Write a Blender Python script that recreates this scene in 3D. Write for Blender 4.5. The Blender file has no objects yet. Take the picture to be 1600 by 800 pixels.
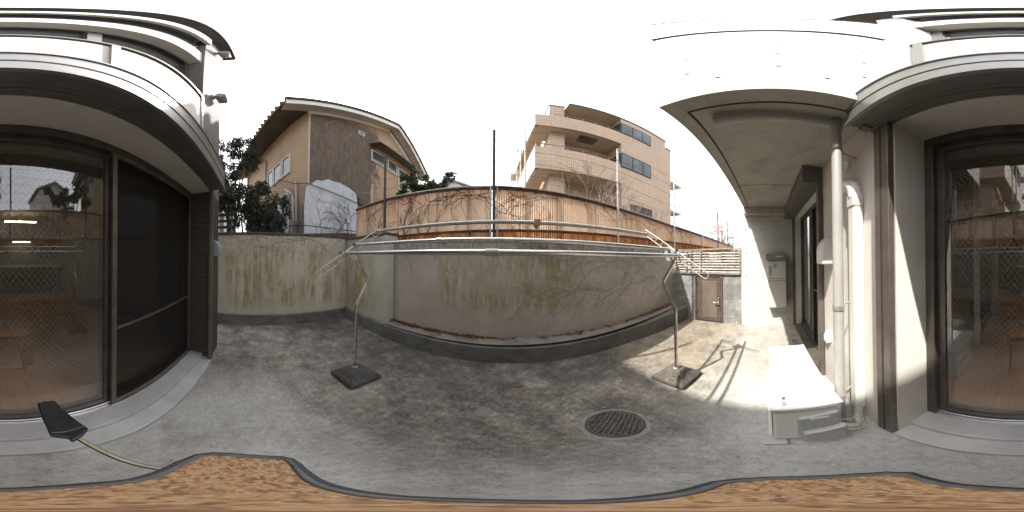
import bpy, math, random
from mathutils import Vector, Matrix
from math import sin, cos, tan, radians, pi, sqrt
random.seed(7)
S = bpy.context.scene
COL = S.collection
H = 1.35                                     # height of the camera above the patio

# ---------------------------------------------------------------- camera
def tilt(delta, t):
    t = radians(t); de = radians(delta)
    u = Vector((sin(de)*sin(t), sin(de)*cos(t), cos(de)))
    return u.rotation_difference(Vector((0, 0, 1))).to_matrix()
TM = tilt(.7, 15)
cam_d = bpy.data.cameras.new('camera'); cam = bpy.data.objects.new('camera', cam_d); COL.objects.link(cam)
S.render.engine = 'CYCLES'
cam_d.type = 'PANO'
try: cam_d.cycles.panorama_type = 'EQUIRECTANGULAR'
except Exception: cam_d.panorama_type = 'EQUIRECTANGULAR'
m = Matrix((TM @ Vector((1, 0, 0)), TM @ Vector((0, 0, 1)), -(TM @ Vector((0, 1, 0))))).transposed().to_4x4()
m.translation = (0, 0, H)
cam.matrix_world = m
cam_d.clip_start = .01; cam_d.clip_end = 2000
S.camera = cam

# ---------------------------------------------------------------- light
SUN_AZ, SUN_EL = -65.0, 54.0
sdir = Vector((sin(radians(SUN_AZ))*cos(radians(SUN_EL)), cos(radians(SUN_AZ))*cos(radians(SUN_EL)), sin(radians(SUN_EL))))
sl = bpy.data.lights.new('sun', 'SUN'); sl.energy = 4.8; sl.angle = radians(.7); sl.color = (1, .95, .87)
so = bpy.data.objects.new('sun', sl); COL.objects.link(so); so.rotation_euler = sdir.to_track_quat('Z', 'Y').to_euler()
W = bpy.data.worlds.new('World'); S.world = W; W.use_nodes = True
wn = W.node_tree; bg = wn.nodes['Background']
sky = wn.nodes.new('ShaderNodeTexSky'); sky.sky_type = 'NISHITA'; sky.sun_disc = False
sky.sun_elevation = radians(SUN_EL); sky.sun_rotation = radians(SUN_AZ)
sky.air_density = 1.0; sky.dust_density = 5.0; sky.ozone_density = 1.0; sky.altitude = 20
hs = wn.nodes.new('ShaderNodeHueSaturation'); hs.inputs['Saturation'].default_value = .6; hs.inputs['Value'].default_value = .8
tc = wn.nodes.new('ShaderNodeTexCoord'); nz = wn.nodes.new('ShaderNodeTexNoise'); nz.inputs['Scale'].default_value = 2.2; nz.inputs['Detail'].default_value = 5
wn.links.new(tc.outputs['Generated'], nz.inputs['Vector'])
sx = wn.nodes.new('ShaderNodeSeparateXYZ'); wn.links.new(tc.outputs['Generated'], sx.inputs[0])
mr = wn.nodes.new('ShaderNodeMapRange'); mr.inputs[1].default_value = .03; mr.inputs[2].default_value = .24; mr.inputs[3].default_value = .22; mr.inputs[4].default_value = 1
wn.links.new(sx.outputs[2], mr.inputs[0])
rp = wn.nodes.new('ShaderNodeValToRGB'); rp.color_ramp.elements[0].position = .3; rp.color_ramp.elements[0].color = (3.9, 4.1, 4.4, 1)
rp.color_ramp.elements[1].position = .7; rp.color_ramp.elements[1].color = (5.2, 5.2, 5.2, 1)   # thin bright veil of cloud
wn.links.new(nz.outputs['Fac'], rp.inputs[0])
vm = wn.nodes.new('ShaderNodeVectorMath'); vm.operation = 'SCALE'; wn.links.new(rp.outputs[0], vm.inputs[0]); wn.links.new(mr.outputs[0], vm.inputs['Scale'])
va = wn.nodes.new('ShaderNodeVectorMath'); va.operation = 'ADD'
wn.links.new(sky.outputs[0], hs.inputs['Color']); wn.links.new(hs.outputs[0], va.inputs[0]); wn.links.new(vm.outputs[0], va.inputs[1])
wn.links.new(va.outputs[0], bg.inputs['Color'])
bg.inputs['Strength'].default_value = .15
vs = S.view_settings; vs.view_transform = 'Standard'; vs.look = 'None'; vs.gamma = 1; vs.use_curve_mapping = False
vs.exposure = 1.0
cy = S.cycles
cy.max_bounces = 8; cy.diffuse_bounces = 4; cy.glossy_bounces = 4; cy.transparent_max_bounces = 16; cy.transmission_bounces = 4
cy.sample_clamp_indirect = 6; cy.use_denoising = True
cy.caustics_reflective = False; cy.caustics_refractive = False

# ---------------------------------------------------------------- helpers
def ray(px, py):
    az = radians((px-800)*.225); el = radians((400-py)*.225)
    return TM @ Vector((cos(el)*sin(az), cos(el)*cos(az), sin(el)))
def at(px, py, ax, c):                       # where the sight line meets the plane ax = c
    v = ray(px, py); i = 'xyz'.index(ax); o = (0, 0, H)[i]
    return Vector((0, 0, H)) + v*((c-o)/v[i])
class Wall:                                  # a vertical plane through two ground points; u along, z up, d outwards (to the right of a->b)
    def __init__(s, a, b):
        s.a = Vector(a); s.b = Vector(b); s.t = (s.b-s.a).normalized(); s.n = Vector((s.t.y, -s.t.x)); s.len = (s.b-s.a).length
    def P(s, u, z, d=0):
        q = s.a + s.t*u + s.n*d; return (q.x, q.y, z)
    def uz(s, px, py, d=0):
        v = ray(px, py); k = ((s.a+s.n*d) @ s.n if False else (s.a+s.n*d).dot(s.n))/(v.xy.dot(s.n)); p = v*k
        return ((p.xy-s.a).dot(s.t), p.z+H)
class MB:
    def __init__(s): s.v = []; s.f = []; s.sm = []
    def add(s, vs_, fs, smooth=False):
        n = len(s.v); s.v += [tuple(q) for q in vs_]
        s.f += [tuple(i+n for i in f) for f in fs]; s.sm += [smooth]*len(fs); return s
    def box(s, x0, x1, y0, y1, z0, z1):
        x0, x1 = sorted((x0, x1)); y0, y1 = sorted((y0, y1)); z0, z1 = sorted((z0, z1))
        return s.add([(x0,y0,z0),(x1,y0,z0),(x1,y1,z0),(x0,y1,z0),(x0,y0,z1),(x1,y0,z1),(x1,y1,z1),(x0,y1,z1)],
                     [(3,2,1,0),(4,5,6,7),(0,1,5,4),(1,2,6,5),(2,3,7,6),(3,0,4,7)])
    def wbox(s, w, u0, u1, z0, z1, d0, d1):
        P = w.P; u0, u1 = sorted((u0, u1)); z0, z1 = sorted((z0, z1)); d0, d1 = sorted((d0, d1))
        return s.add([P(u0,z0,d1),P(u1,z0,d1),P(u1,z0,d0),P(u0,z0,d0),P(u0,z1,d1),P(u1,z1,d1),P(u1,z1,d0),P(u0,z1,d0)],
                     [(3,2,1,0),(4,5,6,7),(0,1,5,4),(1,2,6,5),(2,3,7,6),(3,0,4,7)])
    def prism(s, poly, off):                 # poly: 3D ring, off: extrusion vector
        n = len(poly); o = Vector(off); a = [Vector(p) for p in poly]
        nrm = Vector((0, 0, 0))
        for i in range(n): nrm += a[i].cross(a[(i+1) % n])
        if nrm.dot(o) > 0: a.reverse()
        return s.add(a+[p+o for p in a], [tuple(range(n)), tuple(range(2*n-1, n-1, -1))] +
                     [(i, n+i, n+(i+1) % n, (i+1) % n) for i in range(n)])
    def tube(s, pts, r, n=10, cap=True, smooth=True):
        pts = [Vector(p) for p in pts]; rs = r if isinstance(r, (list, tuple)) else [r]*len(pts)
        rings = []; up = None
        for i, p in enumerate(pts):
            t = (pts[min(i+1, len(pts)-1)]-pts[max(i-1, 0)])
            if t.length < 1e-9: t = Vector((0, 0, 1))
            t.normalize()
            if up is None: up = t.orthogonal().normalized()
            up = (up - t*up.dot(t))
            up = up.normalized() if up.length > 1e-6 else t.orthogonal().normalized()
            b = t.cross(up)
            rings.append([p+(up*cos(2*pi*k/n)+b*sin(2*pi*k/n))*rs[i] for k in range(n)])
        base = len(s.v); vs_ = [q for rg in rings for q in rg]; fs = []
        for i in range(len(pts)-1):
            for k in range(n):
                fs.append((i*n+k, i*n+(k+1) % n, (i+1)*n+(k+1) % n, (i+1)*n+k))
        s.add(vs_, fs, smooth)
        if cap:
            s.add(rings[0][::-1], [tuple(range(n))]); s.add(rings[-1], [tuple(range(n))])
        return s
    def lathe(s, c, prof, n=24, axis='z', smooth=True, caps=True):
        c = Vector(c); vs_ = []
        for r, h in prof:
            for k in range(n):
                a = 2*pi*k/n
                q = {'z': (r*cos(a), r*sin(a), h), 'y': (r*cos(a), h, -r*sin(a)), 'x': (h, r*cos(a), r*sin(a))}[axis]
                vs_.append(c+Vector(q))
        fs = [(i*n+k, i*n+(k+1) % n, (i+1)*n+(k+1) % n, (i+1)*n+k) for i in range(len(prof)-1) for k in range(n)]
        s.add(vs_, fs, smooth)
        if caps and prof[0][0] > 1e-6: s.add(vs_[:n][::-1], [tuple(range(n))])
        if caps and prof[-1][0] > 1e-6: s.add(vs_[-n:], [tuple(range(n))])
        return s
ORG = {}
def link(name, mb, mat, parent=None, label=None, bev=0, org=None):
    o_ = Vector(ORG[parent.name]) if parent else Vector(org or (0, 0, 0))
    me = bpy.data.meshes.new(name); me.from_pydata([(x-o_.x, y-o_.y, z-o_.z) for x, y, z in mb.v], [], mb.f)
    me.polygons.foreach_set('use_smooth', mb.sm); me.update()
    me.materials.append(mat)
    o = bpy.data.objects.new(name, me); COL.objects.link(o)
    if parent: o.parent = parent
    else: o.location = o_
    ORG[o.name] = tuple(o_)
    if label: o['label'] = label
    if bev:
        b = o.modifiers.new('bevel', 'BEVEL'); b.width = bev; b.segments = 2; b.limit_method = 'ANGLE'; b.angle_limit = radians(50)
        b.harden_normals = False
    return o
def link_each(name, mb, mat, parent=None, label=None, bev=0):   # every loose piece becomes a part of its own
    par = list(range(len(mb.v)))
    def find(i):
        while par[i] != i: par[i] = par[par[i]]; i = par[i]
        return i
    key = {}
    for i, v in enumerate(mb.v):
        k = tuple(round(c, 5) for c in v)
        if k in key: par[find(i)] = find(key[k])
        else: key[k] = i
    for f in mb.f:
        for j in f[1:]: par[find(j)] = find(f[0])
    out = {}
    for f, sm in zip(mb.f, mb.sm): out.setdefault(find(f[0]), []).append((f, sm))
    res = []
    for fl in out.values():
        m2 = MB(); ix = {}
        for f, sm in fl:
            for j in f:
                if j not in ix: ix[j] = len(m2.v); m2.v.append(mb.v[j])
            m2.f.append(tuple(ix[j] for j in f)); m2.sm.append(sm)
        res.append(link(name, m2, mat, parent, label, bev))
    return res
def thing(name, label, cat, loc, group=None):
    o = bpy.data.objects.new(name, None); COL.objects.link(o); o.location = loc; o.empty_display_size = .2
    o['label'] = label; o['category'] = cat
    if group: o['group'] = group
    ORG[o.name] = tuple(loc); return o
def tag(o, label, cat, group=None, kind=None):
    o['label'] = label; o['category'] = cat
    if group: o['group'] = group
    if kind: o['kind'] = kind
    return o
def struct(o): o['kind'] = 'structure'; return o
def rad_pts(pts, r=.06, n=5):                # round the corners of a bent tube
    pts = [Vector(p) for p in pts]; out = [pts[0]]
    for i in range(1, len(pts)-1):
        a, b, c = pts[i-1], pts[i], pts[i+1]
        d1 = (a-b); d2 = (c-b); q = min(r, d1.length*.45, d2.length*.45)
        p1 = b+d1.normalized()*q; p2 = b+d2.normalized()*q
        for k in range(n+1):
            t = k/n; out.append(p1*(1-t)**2+b*2*t*(1-t)+p2*t*t)
    return out+[pts[-1]]

# ---------------------------------------------------------------- materials
class NT:
    def __init__(s, name):
        s.m = bpy.data.materials.new(name); s.m.use_nodes = True; s.t = s.m.node_tree; s.b = s.t.nodes['Principled BSDF']
        s.pos = s.t.nodes.new('ShaderNodeNewGeometry').outputs['Position']; s.out = s.t.nodes['Material Output']
    def n(s, typ, **kw):
        nd = s.t.nodes.new(typ)
        for k, v in kw.items(): setattr(nd, k, v)
        return nd
    def l(s, a, b): s.t.links.new(a, b); return s
    def set(s, nd, key, v):
        if isinstance(v, bpy.types.NodeSocket): s.t.links.new(v, nd.inputs[key])
        else: nd.inputs[key].default_value = v
    def scale(s, sc, rot=(0, 0, 0)):
        mp = s.n('ShaderNodeMapping'); s.l(s.pos, mp.inputs['Vector']); mp.inputs['Scale'].default_value = sc; mp.inputs['Rotation'].default_value = rot
        return mp.outputs[0]
    def noise(s, scale, detail=6, rough=.6, vec=None, dist=0):
        nd = s.n('ShaderNodeTexNoise'); nd.inputs['Scale'].default_value = scale; nd.inputs['Detail'].default_value = detail
        nd.inputs['Roughness'].default_value = rough; nd.inputs['Distortion'].default_value = dist
        s.l(vec or s.pos, nd.inputs['Vector']); return nd.outputs['Fac']
    def ramp(s, v, stops):
        nd = s.n('ShaderNodeValToRGB'); e = nd.color_ramp.elements
        while len(e) < len(stops): e.new(.5)
        for i, (p, c) in enumerate(stops):
            e[i].position = p; e[i].color = (c, c, c, 1) if isinstance(c, (int, float)) else (*c, 1)
        s.l(v, nd.inputs[0]); return nd.outputs[0]
    def mix(s, f, a, b, mode='MIX'):
        nd = s.n('ShaderNodeMix'); nd.data_type = 'RGBA'; nd.blend_type = mode
        for i, v in ((0, f), (6, a), (7, b)):
            if isinstance(v, bpy.types.NodeSocket): s.l(v, nd.inputs[i])
            else: nd.inputs[i].default_value = v if i == 0 else (*v, 1) if len(v) == 3 else v
        return nd.outputs[2]
    def math(s, op, a, b=0, c=None):
        nd = s.n('ShaderNodeMath'); nd.operation = op
        for i, v in enumerate((a, b) if c is None else (a, b, c)):
            if isinstance(v, bpy.types.NodeSocket): s.l(v, nd.inputs[i])
            else: nd.inputs[i].default_value = v
        return nd.outputs[0]
    def xyz(s):
        nd = s.n('ShaderNodeSeparateXYZ'); s.l(s.pos, nd.inputs[0]); return nd.outputs
    def band(s, v, a, b, c, d):              # 0 below a, 1 between b and c, 0 above d
        up = s.n('ShaderNodeMapRange'); up.interpolation_type = 'SMOOTHSTEP'; up.inputs[1].default_value = a; up.inputs[2].default_value = b; s.l(v, up.inputs[0])
        dn = s.n('ShaderNodeMapRange'); dn.interpolation_type = 'SMOOTHSTEP'; dn.inputs[1].default_value = c; dn.inputs[2].default_value = d
        dn.inputs[3].default_value = 1; dn.inputs[4].default_value = 0; s.l(v, dn.inputs[0])
        return s.math('MULTIPLY', up.outputs[0], dn.outputs[0])
    def bump(s, h, strength=.3, dist=.01):
        nd = s.n('ShaderNodeBump'); nd.inputs['Strength'].default_value = strength; nd.inputs['Distance'].default_value = dist
        s.l(h, nd.inputs['Height']); s.l(nd.outputs[0], s.b.inputs['Normal']); return s
    def fin(s, col=None, rough=.8, metal=0, spec=None):
        if col is not None:
            if isinstance(col, bpy.types.NodeSocket): s.l(col, s.b.inputs['Base Color'])
            else: s.b.inputs['Base Color'].default_value = (*col, 1)
        if isinstance(rough, bpy.types.NodeSocket): s.l(rough, s.b.inputs['Roughness'])
        else: s.b.inputs['Roughness'].default_value = rough
        s.b.inputs['Metallic'].default_value = metal
        if spec is not None: s.b.inputs['Specular IOR Level'].default_value = spec
        return s.m
def mottle(name, c1, c2, sc=3, rough=.8, metal=0, bs=60, bst=.2, stretch=(1, 1, 1), lo=.35, hi=.65, dist=.004, c3=None, sc3=20):
    t = NT(name); vec = t.scale(stretch)
    c = t.ramp(t.noise(sc, 6, .65, vec), [(lo, c1), (hi, c2)])
    if c3: c = t.mix(t.ramp(t.noise(sc3, 4, .6, vec), [(.55, 0), (.7, 1)]), c, c3)
    if bst: t.bump(t.noise(bs, 4, .6), bst, dist)
    return t.fin(c, rough, metal)

def ground_mat():
    t = NT('patio_concrete'); x, y, z = t.xyz()
    big = t.noise(.9, 12, .68, dist=.12); mid = t.noise(4.2, 12, .76, dist=.12); fine = t.noise(26, 8, .8); grit = t.noise(110, 4, .85)
    v = t.math('MULTIPLY_ADD', mid, .6, t.math('MULTIPLY', big, .55))
    v = t.math('MULTIPLY_ADD', fine, .42, v)
    v = t.math('ADD', v, -.035)
    c = t.ramp(v, [(.655, (.050, .044, .038)), (.715, (.108, .095, .082)), (.775, (.178, .158, .136)), (.86, (.33, .30, .255))])
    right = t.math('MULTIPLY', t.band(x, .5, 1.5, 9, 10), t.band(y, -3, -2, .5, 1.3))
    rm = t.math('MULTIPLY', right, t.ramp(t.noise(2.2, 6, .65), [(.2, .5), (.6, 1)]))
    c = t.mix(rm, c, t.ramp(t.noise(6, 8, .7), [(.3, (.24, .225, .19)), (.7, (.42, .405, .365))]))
    brown = t.math('MULTIPLY', t.band(x, .9, 1.6, 9, 10), t.band(y, .35, .85, 3, 4))
    c = t.mix(t.math('MULTIPLY', brown, .8), c, t.ramp(t.noise(8, 8, .75), [(.32, (.13, .105, .07)), (.7, (.33, .28, .205))]))
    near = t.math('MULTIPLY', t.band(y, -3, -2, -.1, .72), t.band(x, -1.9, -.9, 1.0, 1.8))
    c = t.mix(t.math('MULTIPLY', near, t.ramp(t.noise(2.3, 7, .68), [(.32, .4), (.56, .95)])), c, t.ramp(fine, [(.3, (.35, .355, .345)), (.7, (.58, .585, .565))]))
    lm = t.math('MULTIPLY', t.band(x, -2.9, -2.3, -1.2, -.5), t.band(y, -1, -.5, .6, 1.3))
    c = t.mix(t.math('MULTIPLY', lm, t.ramp(t.noise(2.4, 8, .68), [(.46, 0), (.66, .75)])), c, t.ramp(fine, [(.3, (.20, .19, .15)), (.7, (.37, .355, .29))]))
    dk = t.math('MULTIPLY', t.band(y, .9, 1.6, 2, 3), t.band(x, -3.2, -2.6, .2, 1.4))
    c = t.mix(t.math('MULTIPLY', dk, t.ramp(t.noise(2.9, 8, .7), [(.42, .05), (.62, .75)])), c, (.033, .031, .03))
    bl = t.math('MULTIPLY', t.ramp(t.noise(1.7, 10, .75), [(.47, 0), (.62, .7)]), t.band(y, .1, .6, 9, 10)); c = t.mix(bl, c, (.055, .048, .042))
    cr = t.math('ABSOLUTE', t.math('ADD', t.math('MULTIPLY_ADD', t.noise(3, 4, .6), .35, y), -.66))
    c = t.mix(t.math('MULTIPLY', t.ramp(cr, [(.003, .55), (.012, 0)]), t.band(x, .8, 1.0, 1.8, 2.2)), c, (.17, .13, .08))
    c = t.mix(t.ramp(grit, [(.54, 0), (.64, .6)]), c, (.36, .34, .30))
    c = t.mix(t.ramp(t.noise(75, 5, .8), [(.34, .6), (.44, 0)]), c, (.022, .021, .020))
    t.bump(t.math('ADD', fine, t.math('MULTIPLY', grit, .4)), .55, .006)
    return t.fin(c, .88)

def plaster_mat(name, algae, dirt=1.0, base=((.49, .44, .36), (.60, .545, .455))):
    """algae: list of (axis, a,b,c,d) bands giving where the green runs"""
    t = NT(name); x, y, z = t.xyz(); ax = {'x': x, 'y': y, 'z': z}
    c = t.ramp(t.noise(2.0, 6, .6), [(.35, base[0]), (.7, base[1])])
    st = t.noise(4.2, 7, .72, t.scale((1.6, 1.6, .22)), .4)
    st2 = t.noise(14, 5, .7, t.scale((1.5, 1.5, .18)))
    for a in algae:
        mk = None
        for axis, *b in a:
            q = t.band(ax[axis], *b); mk = q if mk is None else t.math('MULTIPLY', mk, q)
        mk = t.math('MULTIPLY', mk, t.ramp(t.noise(1.9, 4, .6), [(.36, .25), (.56, 1)]))
        g = t.math('MULTIPLY', mk, t.ramp(t.math('MULTIPLY_ADD', st2, .35, t.math('MULTIPLY', st, .75)), [(.46, 0), (.60, .92)]))
        c = t.mix(g, c, t.ramp(t.noise(9, 6, .7), [(.3, (.185, .155, .055)), (.7, (.38, .33, .18))]))
        pale = t.math('MULTIPLY', mk, t.ramp(t.noise(16, 6, .8, t.scale((1.5, 1.5, .25)), 1.0), [(.56, 0), (.60, .75)]))
        c = t.mix(pale, c, (.56, .53, .45))
    # speckles and grey run-off below the coping
    sp = t.ramp(t.noise(70, 3, .7), [(.64, 0), (.70, .8)])
    c = t.mix(t.math('MULTIPLY', sp, t.math('MULTIPLY', dirt, t.ramp(t.noise(2.1, 5, .6), [(.4, .1), (.62, 1)]))), c, (.07, .055, .04))
    top = t.math('MULTIPLY', t.band(z, 1.1, 1.6, 3, 4), t.ramp(t.noise(22, 5, .75, t.scale((1.4, 1.4, .5))), [(.42, 0), (.62, .7*dirt)]))
    c = t.mix(top, c, (.14, .12, .095))
    t.bump(t.noise(110, 4, .7), .35, .004)
    return t.fin(c, .9)

def neighbour_mat():
    t = NT('stained_render'); x, y, z = t.xyz()
    c = t.ramp(t.noise(1.2, 5, .6), [(.3, (.37, .265, .165)), (.7, (.46, .335, .215))])
    edge = t.math('MULTIPLY_ADD', t.noise(1.7, 6, .7), 1.6, y)
    zz = t.math('MULTIPLY_ADD', t.noise(2.6, 6, .7), .9, z)
    # dark stain on the gable wall: from its corner to the middle
    gb = t.math('MULTIPLY', t.band(y, 1.30, 1.31, 99, 100), t.math('MULTIPLY', t.band(edge, .1, .2, 4.5, 4.9), t.band(zz, 1, 2, 7.0, 7.7)))
    face = t.math('GREATER_THAN', x, -4.62)
    streak = t.ramp(t.noise(3.0, 8, .72, t.scale((1, 2.6, .5))), [(.2, .75), (.5, 1)])
    dk = t.math('MULTIPLY', t.math('MULTIPLY', gb, face), streak)
    c = t.mix(dk, c, t.ramp(t.noise(5, 6, .7, t.scale((1, 1.5, .6))), [(.3, (.08, .062, .048)), (.7, (.165, .13, .10))]))
    ft = t.math('MULTIPLY', t.band(z, -1, 0, 2.6, 4.2), t.ramp(t.noise(2.4, 6, .7), [(.35, .1), (.6, .8)]))
    c = t.mix(ft, c, (.14, .115, .085))
    vr = t.n('ShaderNodeTexVoronoi'); vr.feature = 'DISTANCE_TO_EDGE'; vr.inputs['Scale'].default_value = 1.1; t.l(t.scale((1, 1, .7)), vr.inputs['Vector'])
    ck = t.math('MULTIPLY', t.ramp(vr.outputs['Distance'], [(.004, 1), (.010, 0)]), t.ramp(t.noise(.9, 3, .5), [(.52, 0), (.58, .6)]))
    c = t.mix(ck, c, (.45, .40, .30))
    t.bump(t.noise(30, 5, .7), .4, .02)
    return t.fin(c, .92)

def tile_mat(name, c1, c2, mortar, bw, rh, axis='x', msize=.06, rough=.55, off=0):
    t = NT(name); x, y, z = t.xyz(); cb = t.n('ShaderNodeCombineXYZ')
    t.l(t.math('ADD', x, y) if axis == 'xy' else (x if axis == 'x' else y), cb.inputs[0]); t.l(z, cb.inputs[1])
    br = t.n('ShaderNodeTexBrick'); br.offset = off; t.l(cb.outputs[0], br.inputs['Vector'])
    br.inputs['Color1'].default_value = (*c1, 1); br.inputs['Color2'].default_value = (*c2, 1); br.inputs['Mortar'].default_value = (*mortar, 1)
    br.inputs['Scale'].default_value = 1; br.inputs['Brick Width'].default_value = bw; br.inputs['Row Height'].default_value = rh
    br.inputs['Mortar Size'].default_value = msize*rh; br.inputs['Mortar Smooth'].default_value = .2
    c = t.mix(t.ramp(t.noise(1.3, 5, .6), [(.4, 0), (.7, .25)]), br.outputs['Color'], (c1[0]*.6, c1[1]*.6, c1[2]*.6))
    t.bump(t.math('SUBTRACT', 1, br.outputs['Fac']), .4, .006)
    return t.fin(c, rough)

def sheet_mat():
    t = NT('translucent_corrugated_sheet'); x, y, z = t.xyz()
    c = t.ramp(t.noise(1.5, 5, .6), [(.3, (.78, .59, .44)), (.7, (.87, .71, .56))])
    rust = t.noise(7, 7, .75, t.scale((1.8, 1, .35)), .3)
    topm = t.math('MULTIPLY', t.band(z, 1.95, 2.35, 4, 5), t.ramp(rust, [(.42, .05), (.66, 1)]))
    c = t.mix(t.math('MULTIPLY', topm, .7), c, (.55, .23, .075))
    low = t.band(z, 0, .5, 1.70, 1.74)
    c = t.mix(low, c, t.ramp(t.noise(6, 6, .75, t.scale((2, 1, .6))), [(.35, (.18, .08, .035)), (.6, (.68, .34, .14))]))
    dm = t.ramp(t.noise(3.1, 6, .7, t.scale((2.2, 1, .5))), [(.5, 0), (.72, .55)])
    c = t.mix(dm, c, (.33, .22, .15))
    seam = t.n('ShaderNodeMath'); seam.operation = 'PINGPONG'; t.l(x, seam.inputs[0]); seam.inputs[1].default_value = .31
    c = t.mix(t.ramp(seam.outputs[0], [(.0, .55), (.02, 0)]), c, (.23, .14, .09))
    d = t.n('ShaderNodeBsdfDiffuse'); tr = t.n('ShaderNodeBsdfTranslucent'); ms = t.n('ShaderNodeMixShader'); ms.inputs[0].default_value = .6
    t.l(c, d.inputs[0]); t.l(c, tr.inputs[0]); t.l(d.outputs[0], ms.inputs[1]); t.l(tr.outputs[0], ms.inputs[2]); t.l(ms.outputs[0], t.out.inputs[0])
    t.t.nodes.remove(t.b); return t.m

def glass_mat(name, wired=True, tint=(.90, .91, .905)):
    t = NT(name); x, y, z = t.xyz(); t.t.nodes.remove(t.b)
    tr = t.n('ShaderNodeBsdfTransparent'); tr.inputs[0].default_value = (*tint, 1)
    gl = t.n('ShaderNodeBsdfGlossy'); gl.inputs['Roughness'].default_value = 0.0; gl.inputs[0].default_value = (1, 1, 1, 1)
    fr = t.n('ShaderNodeFresnel'); fr.inputs['IOR'].default_value = 2.15
    bk = t.n('ShaderNodeNewGeometry').outputs['Backfacing']
    ms = t.n('ShaderNodeMixShader'); t.l(t.math('MULTIPLY', fr.outputs[0], t.math('SUBTRACT', 1, bk)), ms.inputs[0]); t.l(tr.outputs[0], ms.inputs[1]); t.l(gl.outputs[0], ms.inputs[2])
    last = ms.outputs[0]
    if wired:                                # steel mesh cast into the pane: two families of diagonal wires
        m_ = None
        for sg in (1, -1):
            u = t.math('ADD', t.math('MULTIPLY', x, sg*.7071*1.25), t.math('MULTIPLY', z, .7071*1.0))
            pp = t.math('PINGPONG', u, .0135)
            q = t.math('LESS_THAN', pp, .0007)
            m_ = q if m_ is None else t.math('MAXIMUM', m_, q)
        d = t.n('ShaderNodeBsdfDiffuse'); d.inputs[0].default_value = (.30, .28, .25, 1)
        m2 = t.n('ShaderNodeMixShader'); t.l(t.math('MULTIPLY', m_, .42), m2.inputs[0]); t.l(last, m2.inputs[1]); t.l(d.outputs[0], m2.inputs[2]); last = m2.outputs[0]
    t.l(last, t.out.inputs[0]); return t.m
def screen_mat():
    t = NT('insect_mesh'); t.t.nodes.remove(t.b)
    tr = t.n('ShaderNodeBsdfTransparent'); d = t.n('ShaderNodeBsdfDiffuse'); d.inputs[0].default_value = (.03, .029, .028, 1)
    ms = t.n('ShaderNodeMixShader'); ms.inputs[0].default_value = .42
    t.l(tr.outputs[0], ms.inputs[1]); t.l(d.outputs[0], ms.inputs[2]); t.l(ms.outputs[0], t.out.inputs[0]); return t.m
def emit_mat(name, c, s):
    t = NT(name); t.b.inputs['Emission Color'].default_value = (*c, 1); t.b.inputs['Emission Strength'].default_value = s
    return t.fin(c, .5)
def leaf_mat(name, a, b, tl=.3):
    t = NT(name); c = t.ramp(t.noise(11, 2, .5), [(.35, a), (.65, b)])
    t.fin(c, .5); tr = t.n('ShaderNodeBsdfTranslucent'); t.l(c, tr.inputs[0]); ms = t.n('ShaderNodeMixShader'); ms.inputs[0].default_value = tl
    t.l(t.b.outputs[0], ms.inputs[1]); t.l(tr.outputs[0], ms.inputs[2]); t.l(ms.outputs[0], t.out.inputs[0]); return t.m
def floor_mat():
    t = NT('wood_floor'); x, y, z = t.xyz(); cb = t.n('ShaderNodeCombineXYZ'); t.l(y, cb.inputs[0]); t.l(x, cb.inputs[1])
    br = t.n('ShaderNodeTexBrick'); t.l(cb.outputs[0], br.inputs['Vector']); br.inputs['Scale'].default_value = 1
    br.inputs['Brick Width'].default_value = .9; br.inputs['Row Height'].default_value = .09; br.inputs['Mortar Size'].default_value = .002
    br.inputs['Color1'].default_value = (.62, .31, .12, 1); br.inputs['Color2'].default_value = (.68, .36, .15, 1); br.inputs['Mortar'].default_value = (.28, .14, .07, 1)
    return t.fin(t.mix(.3, br.outputs['Color'], t.ramp(t.noise(5, 6, .7, t.scale((6, 1, 1))), [(.3, (.42, .20, .09)), (.7, (.70, .40, .20))])), .35)
def concrete_mat(name, c1, c2, rough=.75, stain=(.20, .19, .17), amt=.5):
    t = NT(name); c = t.ramp(t.noise(2.3, 7, .65), [(.3, c1), (.7, c2)])
    c = t.mix(t.ramp(t.noise(5.5, 6, .75, t.scale((1, 1, 2.2))), [(.48, 0), (.72, amt)]), c, stain)
    c = t.mix(t.ramp(t.noise(120, 2, .6), [(.68, 0), (.72, .7)]), c, stain)
    t.bump(t.noise(45, 5, .7), .18, .004); return t.fin(c, rough)
def block_mat():
    t = NT('concrete_block_courses'); x, y, z = t.xyz(); cb = t.n('ShaderNodeCombineXYZ'); t.l(y, cb.inputs[0]); t.l(z, cb.inputs[1])
    br = t.n('ShaderNodeTexBrick'); t.l(cb.outputs[0], br.inputs['Vector']); br.inputs['Scale'].default_value = 1; br.offset = .5
    br.inputs['Brick Width'].default_value = .4; br.inputs['Row Height'].default_value = .165; br.inputs['Mortar Size'].default_value = .006
    br.inputs['Color1'].default_value = (.25, .25, .235, 1); br.inputs['Color2'].default_value = (.31, .305, .285, 1); br.inputs['Mortar'].default_value = (.42, .41, .38, 1)
    c = t.mix(t.ramp(t.noise(3.5, 7, .7), [(.42, 0), (.62, .75)]), br.outputs['Color'], (.11, .115, .11))
    t.bump(t.noise(60, 5, .8), .4, .004); return t.fin(c, .9)
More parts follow.
